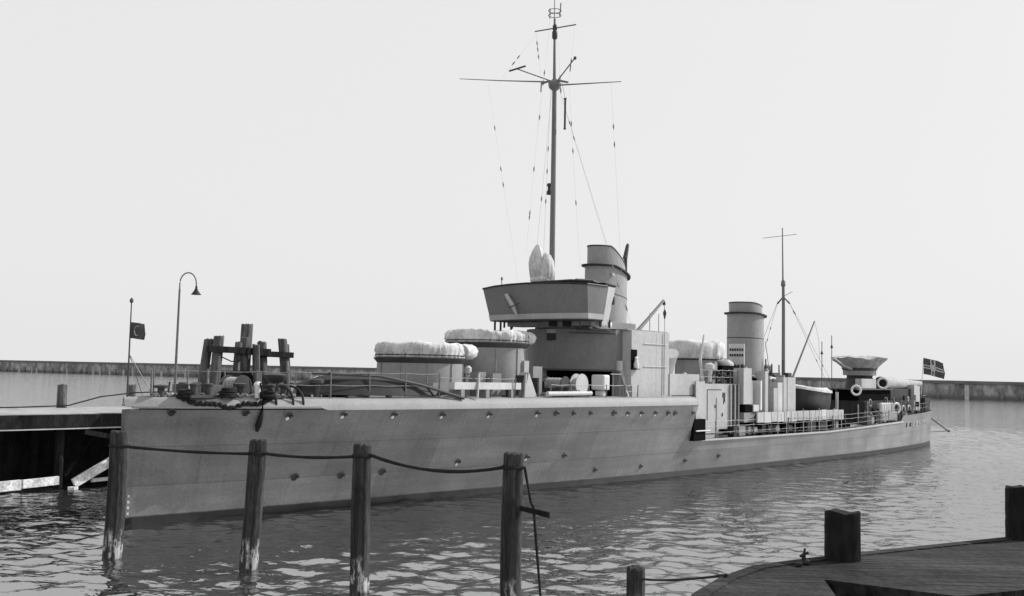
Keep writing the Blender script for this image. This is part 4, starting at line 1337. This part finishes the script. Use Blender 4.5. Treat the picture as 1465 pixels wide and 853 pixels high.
# covered long barrel pointing aft, seen end-on ring
cb = part(MB().tube([S(66.2, 1.4, 5.3), S(69, 1.3, 5.3), S(73.0, 1.0, 5.25)], [.55, .5, .4], 20), 'covered_torpedo_tube', M['canvasg'])
MB().tube([S(66.17, 1.4, 5.3), S(66.199, 1.4, 5.3)], .5, 20).build('tube_mouth', M['black'], cb)
part(MB().tube([S(73.1, 1.0, 5.3), S(77.3, .8, 5.3)], [.35, .25], 12), 'covered_davit', M['canvasg'])
part(MB().box(S(70, .9, 4.4), (6.5, 1.4, .9)), 'after_gear_housing', M['black'])
for s, h, mm in ((71.0, 1.1, 'pale'), (73.0, 2.2, 'light'), (73.7, 2.1, 'light')):
    part(MB().box(S(s, 1.6, 3.0 + h / 2), (.7, .6, h)), 'canvas_screen', M[mm])
part(MB().box(S(76.6, 1.0, 3.3), (1.3, 1.4, 1.5)), 'depth_charge_rack', M['black'])
part(MB().tube([S(78.3, .7, 2.6), S(78.3, .7, 4.2), S(79.6, .5, 4.25)], .05, 6), 'stern_davit', M['dark'])
for i in range(5):
    part(MB().lathe(S(62.3 + i * .52, 2.9, 3.1), [(.15, -.05), (.17, .1), (.17, .6), (.1, .68)], seg=12), 'pale_canister', M['white'] if i < 4 else M['light'])
part(MB().box(S(63.4, 2.95, 2.75), (3.2, .5, .7)), 'canister_rack', M['mid'])
for i in range(14):
    s = 58.5 + i * .95
    part(MB().box(S(s, aft_edge(s, .6), ztop(s) + .35), (.5, .4, .5 + .3 * (i % 3 == 0))), 'deck_box', M[('dark', 'mid', 'black')[i % 3]])
rd = random.Random(77)
for i in range(30):
    s = rd.uniform(60.5, 71.5)
    t = 2.35 + rd.uniform(-.1, .35)
    z = rd.uniform(2.4, 4.2)
    if i % 3 == 0:
        part(MB().tube([S(s, t, 2.2), S(s + rd.uniform(-.2, .2), t, z + .4)], rd.uniform(.025, .06), 6), 'pipe', M[rd.choice(['mid', 'dark', 'light', 'mid'])])
    elif i % 3 == 1:
        part(MB().box(S(s, t, z), (rd.uniform(.2, .7), .3, rd.uniform(.2, .6)), rz=rd.uniform(-.2, .2)), 'deck_fitting', M[rd.choice(['mid', 'dark', 'black', 'dark', 'light'])])
    else:
        part(MB().torus(S(s, t, z), rd.uniform(.15, .3), .05, 'Y', 16, 6), 'hose_coil', M[rd.choice(['mid', 'dark', 'light'])])
def torusmat(s, t):
    # faces the camera direction: axis in world -Y -> ship frame
    a = Vector((math.sin(0) , 0, 0))
    return Matrix.Rotation(R(-50 + 12), 3, 'Z') @ Matrix.Rotation(R(90), 3, 'X')
def lifebuoy(s, t, z, r, lab, rot=0):
    mt = Matrix.Rotation(R(-50 + rot), 3, 'Z') @ Matrix.Rotation(R(90), 3, 'X')
    m = MB().torus(S(s, t, z), r, r * .24, mt, 32, 10)
    o = on_ship(m, 'lifebuoy', M['white'], s, t, z - r)
    tag(o, lab, 'lifebuoy', 'lifebuoys hung along the ship')
    return o
lifebuoy(65.75, 1.75, 5.3, .42, 'white lifebuoy hanging under the aftermost gun beside the covered tube')
lifebuoy(58.1, 2.6, 4.75, .34, 'white lifebuoy between the covered boat and the aftermost gun')
lifebuoy(66.0, 2.75, 3.3, .4, 'weathered lifebuoy low at the rail beneath the aftermost gun', 30)
# curled hoses / floats near the stern rail
for s in (68.0, 69.3):
    part(MB().torus(S(s, 2.6, 3.1), .38, .07, 'Y', 20, 6, (0, math.pi)), 'hose_hoop', M['light'])
# stern sheet & propeller guard boom
gd = part(MB().tube([S(79.2, 1.0, 2.3), S(83.6, 1.2, .95)], .07, 6), 'propeller_guard', M['dark'])
MB().tube([S(79.0, 1.1, .95), S(83.6, 1.2, .9)], .06, 6).build('guard_stay', M['dark'], gd)
MB().tube([S(83.2, 1.2, 1.05), S(84.0, 1.2, .88)], [.05, .14], 8).build('guard_tip', M['black'], gd)

# flags ------------------------------------------------------
jst = part(MB().tube([S(.12, 0, 4.3), S(.12, 0, 7.7)], [.035, .02], 8).lathe(S(.12, 0, 7.65), [(.02, 0), (.07, .06), (.06, .14), (.01, .2)], seg=8), 'jackstaff', M['dark'])
part(MB().tube([S(.12, 0, 5.9), S(.9, .35, 4.45)], .015, 4).tube([S(.12, 0, 5.9), S(.9, -.35, 4.45)], .015, 4), 'staff_stay', M['steel'])
est = part(MB().tube([S(79.3, .1, 2.4), S(80.4, .1, 7.75)], [.04, .025], 8), 'ensign_staff', M['pale'])
def flag(p0, wd, ht, droop, amp, name, lab, emblem, curl=1.0):
    """cloth grid hanging from staff point p0 (world, top of hoist), flying to world +X"""
    nx, nz = 28, 16
    e_ = empty(name, p0)
    def P_(u, v, off=0):
        x = wd * u
        z = -ht * v - droop * u ** 1.3
        y = amp * math.sin(u * 7.5 * curl + v * 1.4) * u ** .5
        x -= .10 * wd * u * abs(math.sin(u * 5 + v * 2))
        nrm = Vector((-amp * 7.5 * curl * math.cos(u * 7.5 * curl + v * 1.4) / wd, 1, 0)).normalized()
        return Vector((x, y, z)) - nrm * off
    def sheet(u0, u1, v0, v1, off, th=.008):
        m = MB()
        fr, bk = [], []
        for i in range(nx + 1):
            u = u0 + (u1 - u0) * i / nx
            fr.append([P_(u, v0 + (v1 - v0) * j / nz, off) for j in range(nz + 1)] + [P_(u, v1 - (v1 - v0) * j / nz, off - th) for j in range(nz + 1)])
        return m.rings(fr)
    sheet(0, 1, 0, 1, 0).build('cloth', M['flag'], e_)
    tag(e_, lab, 'flag')
    return e_, sheet, P_
jf, sh, P_ = flag(SM @ S(.14, 0, 7.0), .50, .56, .06, .05, 'jack_flag', 'small dark flag with pale curled mark flying from the bow staff', 0)
m = MB()
m.tube([P_(.5 + .2 * math.cos(a), .5 + .3 * math.sin(a), .012) for a in [R(70) + R(220) * k / 12 for k in range(13)]], .028, 5, sq=.4)
m.build('emblem', M['flagpale'], jf)
ef, sh, P_ = flag(SM @ S(80.4, .1, 7.7), 2.05, 1.5, .45, .10, 'ensign_flag', 'large dark flag with pale cross bands flying from the stern staff', 1)
sh(.0, .98, .40, .47, .012).build('cross_band', M['flagpale'], ef)
sh(.0, .98, .55, .62, .012).build('cross_band', M['flagpale'], ef)
sh(.34, .40, .02, .98, .02).build('cross_band', M['flagpale'], ef)
sh(.48, .54, .02, .98, .02).build('cross_band', M['flagpale'], ef)
m = MB()
cc = [P_(.44 + .13 * math.cos(k * math.tau / 20), .51 + .21 * math.sin(k * math.tau / 20), .035) for k in range(20)]
m.add(cc + [P_(.44, .51, .04)], [(k, (k + 1) % 20, 20) for k in range(20)])
m.build('centre_disc', M['flagpale'], ef)

# rope draped over the bow, fender hanging -------------------
pts = []
for i in range(60):
    f = i / 59
    s = 1.6 + 3.2 * f
    z = DZ + .02 - .26 * math.sin(f * math.pi) ** 1.2 - .1 * math.sin(f * math.pi * 3) ** 2
    pts.append(S(s, hb(s, 4.0) + .08 - .25 * abs(2 * f - 1) ** 4, z + .04 * math.sin(i * 1.7)))
m = MB().tube(pts, [.07 + .02 * math.sin(i * 2.2) for i in range(60)], 8)
tag(on_ship(m, 'draped_rope', M['rope'], 3, 2, 4), 'thick tarred rope draped in a bight over the bow gunwale', 'rope')
rd = random.Random(3)
for i, (s, t, n, lab) in enumerate(((1.9, .8, 5, 'dark coil of rope on the foredeck nearest the stem'), (3.3, 1.3, 7, 'dark heap of coiled hawser amid the foredeck clutter behind the draped rope'), (4.6, 1.9, 5, 'dark rope coil beside the hanging fender'), )):
    m = MB()
    for k in range(n):
        m.torus(S(s + rd.uniform(-.05, .05), t + rd.uniform(-.05, .05), DZ + .05 + k * .045), .27 - .015 * k + rd.uniform(-.04, .04), .045, 'Z', 24, 6)
    tag(on_ship(m, 'rope_coil', M['rope'], s, t, DZ), lab, 'rope coil', 'rope coils on the foredeck')
# long rope flaked along the port gunwale
pts = [S(1.0 + i * .055, hb(1.0 + i * .055, 4) - .38 + .13 * math.sin(i * .9), DZ + .1 + .05 * math.sin(i * 2.1)) for i in range(90)]
tag(on_ship(MB().tube(pts, .05, 6), 'flaked_rope', M['hemp'], 3, 2, DZ), 'lighter rope lying in short zigzags along the port edge of the foredeck', 'rope')
p, u, v, nn = hull_frame(4.35, 3.7)
fd = MB().tube([S(4.32, hb(4.3, 4) - .1, 4.95), S(4.35, hb(4.35, 4) + .12, 4.42), p + nn * .11 + v * .1, p + nn * .12 - v * .25, p + nn * .12 - v * .5], [.04, .06, .09, .12, .06], 10)
tag(on_ship(fd, 'hanging_fender', M['rope'], 4.35, 2, 3.4), 'dark elongated rope fender hanging over the gunwale just aft of the draped rope', 'fender')
part(MB().lathe(S(4.3, edge(4.3, .2), DZ), [(.1, 0), (.12, .4), (.15, .5), (.08, .6)], seg=10), 'fender_cleat', M['white'])

# ------------------------------------------------------------------ foreground mooring piles in the water
PL = [(-11.23, 30.3, 3.58, .265, (.018, 0), 'leftmost foreground mooring pile, overlapping the ship bow and jetty'),
      (-7.06, 29.1, 3.50, .245, (.055, -.02), 'slightly leaning mooring pile, second from the left, with chalky white band at the water'),
      (-3.66, 26.5, 3.62, .235, (-.002, 0), 'upright mooring pile, third from the left, where the rope starts to sag'),
      (.10, 24.0, 3.66, .235, (.0, 0), 'tallest nearest mooring pile with a small wooden arm and a hanging line')]
piles = []
for i, (x, y, h, r, ln_, lab) in enumerate(PL):
    e_ = empty('mooring_pile', (x, y, 0))
    o = pile_mesh(r * 1.08, r * .97, h, -4, .03, 22, ln_, 20 + i).build('post', M['pile'], e_)
    mm = MB().lathe((ln_[0] * h, ln_[1] * h, h + .0), [(r * .9, .03), (r * .55, .05), (.02, .05)], seg=18)
    tag(e_, lab, 'mooring pile', 'mooring piles in the water in front of the ship')
    piles.append(e_)
e_ = empty('mooring_pile', (2.74, 22.6, 0))
pile_mesh(.21, .2, 1.42, -4, .04, 18, (0, 0), 31).build('post', M['pile'], e_)
tag(e_, 'short cut off mooring pile at the bottom edge joined by rope to the near quay', 'mooring pile', 'mooring piles in the water in front of the ship')
# little arm on pile four
arm = MB().rings([[Vector((.18, -.1, 2.47 + a)) + Vector((0, b_, 0)) for a, b_ in ((-.05, -.05), (.06, -.05), (.06, .05), (-.05, .05))],
                  [Vector((.84, -.3, 2.36 + a)) + Vector((0, b_, 0)) for a, b_ in ((-.07, -.06), (.06, -.06), (.06, .06), (-.07, .06))]])
arm.build('wooden_arm', M['jwood'], piles[3])
def rope(pts, r, name, lab, mm='rope', n=10):
    out = []
    for (a, b_, sag) in pts:
        a, b_ = Vector(a), Vector(b_)
        for i in range(n + 1):
            f = i / n
            out.append(a.lerp(b_, f) - Vector((0, 0, sag * 4 * f * (1 - f))))
    c = out[0].copy()
    mb = MB().tube(out, [(abs(r) if r > 0 else -r * (1 - .5 * i / len(out))) * (1 + .12 * math.sin(i * 1.3)) for i in range(len(out))], 7)
    o = mb.build(name, M[mm], None, tuple(c))
    return tag(o, lab, 'rope')
def ptp(i, z, dx=0, dy=0):
    x, y, h, r, l_, _ = PL[i]
    return (x + l_[0] * z + dx, y + l_[1] * z + dy, z)
rope([(ptp(0, 3.2, .2, -.26), ptp(1, 3.16, -.2, -.22), .04)], .042, 'mooring_rope', 'dark rope strung between the leftmost and second mooring piles')
rope([(ptp(1, 3.18, .2, -.22), ptp(2, 3.34, -.22, -.1), .06)], .042, 'mooring_rope', 'dark taut rope strung between the second and third mooring piles')
rope([(ptp(2, 3.4, .2, -.15), ptp(3, 3.38, -.2, -.15), .23)], .042, 'mooring_rope', 'dark rope sagging between the third and the nearest mooring pile')
for i, z in ((0, 3.2), (1, 3.17), (2, 3.36), (3, 3.38)):
    x, y, h, r, l_, _ = PL[i]
    MB().torus((l_[0] * z, l_[1] * z, z), r * 1.03, .035, 'Z', 24, 6).build('rope_turn', M['rope'], piles[i])
rope([((.36, 23.85, 3.4), (.52, 23.8, 2.6), 0), ((.52, 23.8, 2.6), (.58, 23.8, 2.5), 0), ((.58, 23.8, 2.5), (.84, 23.9, -.1), .03)], .03, 'hanging_line', 'thin dark line hanging beside the nearest pile down into the water', n=6)
rope([((2.9, 22.5, 1.22), (1.75, 8.48, 3.93), .03)], -.022, 'quay_rope', 'thick rope from the short cut off pile to the near quay edge')

# ------------------------------------------------------------------ near quay (bottom right)
Z = 3.9
qy = empty('near_quay', (2.5, 8.5, 0))
tag(qy, 'dark wooden quay deck in the bottom right foreground', 'quay')
far = [(.75, 5.2), (1.41, 7.81), (1.76, 8.5), (2.13, 9.02), (2.62, 9.38), (3.26, 9.80), (5.13, 10.93), (9.0, 13.2)]
near = [(9.0, 10.8), (5.9, 9.15), (3.39, 8.0), (2.55, 8.55), (2.35, 7.3), (2.1, 5.2)]
def poly_slab(out, z0, z1):
    return MB().prism(out, z0, z1)
wbuild(poly_slab(far + near, Z - .14, Z), 'deck', M['quay'], qy, smooth=False)
# edge kerb board along the far side
rs = []
for i, (x, y) in enumerate(far):
    a, b_ = far[max(i - 1, 0)], far[min(i + 1, len(far) - 1)]
    d = Vector((b_[0] - a[0], b_[1] - a[1], 0)).normalized()
    nn = Vector((-d.y, d.x, 0))
    p = Vector((x, y, 0))
    rs.append([p + nn * .05 + Vector((0, 0, Z - .34)), p + nn * .05 + Vector((0, 0, Z + .012)), p - nn * .07 + Vector((0, 0, Z + .012)), p - nn * .07 + Vector((0, 0, Z - .34))])
wbuild(MB().rings(rs), 'edge_board', M['quay'], qy)
rs = []
for i, (x, y) in enumerate(near):
    rs.append([Vector((x, y, Z - .42)), Vector((x, y, Z - .143)), Vector((x + .02, y + .2, Z - .143)), Vector((x + .02, y + .2, Z - .42))])
wbuild(MB().rings(rs), 'near_beam', M['jwood'], qy)
wbuild(MB().tube([Vector((2.78, 8.25, -2)), Vector((2.78, 8.25, Z - .16))], .2, 14), 'support_pile', M['jwood'], qy)
wbuild(MB().box((5.2, 7.9, Z - .75), (4.0, 2.6, .5), R(28)), 'gap_fill_beam', M['jwood'], qy)  # beams added to fill the deck hole so that it stays dark
wbuild(MB().box((3.4, 7.2, Z - .6), (.9, 1.6, .3), R(20)), 'gap_fill_beam', M['jwood'], qy)
for x, y in ((1.6, 7.6), (4.4, 10.2), (7, 11.6)):
    wbuild(MB().tube([Vector((x, y, -2)), Vector((x, y, Z - .15))], .18, 12), 'support_pile', M['jwood'], qy)
o = pile_mesh(.156, .154, 1.0, 0, .022, 11, (0, 0), 41).build('quay_bollard', M['jwood'])
o.location = (3.0, 9.5, Z - .58)
tag(o, 'dark splintered pile head standing at the near quay edge, in full view', 'bollard', 'pile heads on the near quay')
o = pile_mesh(.156, .154, 1.04, 0, .02, 11, (0, 0), 42).build('quay_bollard', M['jwood'])
o.location = (5.32, 10.98, Z - .52)
tag(o, 'dark pile head cut by the right edge of the picture', 'bollard', 'pile heads on the near quay')
m = MB().lathe((0, 0, 0), [(.06, 0), (.055, .02), (.02, .025), (.016, .07)], seg=12).tube([(-.035, 0, .05), (.04, 0, .085)], .012, 6).tube([(0, 0, .06), (.01, 0, .12)], .01, 6)
o = m.build('iron_cleat', M['black'])
o.location = (2.58, 9.24, Z + .014)
tag(o, 'small dark iron fitting bolted on the near quay edge', 'cleat')
o = MB().lathe((0, 0, 0), [(.018, 0), (.024, .01), (.018, .03), (.006, .035)], 1.5, .8, 14, fold(.2, 5, 5, 2)).build('knot_of_rope', M['black'])
o.location = (2.5, 9.1, Z + .004)
tag(o, 'small dark lump of rope beside the iron fitting on the near quay', 'rope')

# final: shift of anything that should not be auto-smoothed is done in build
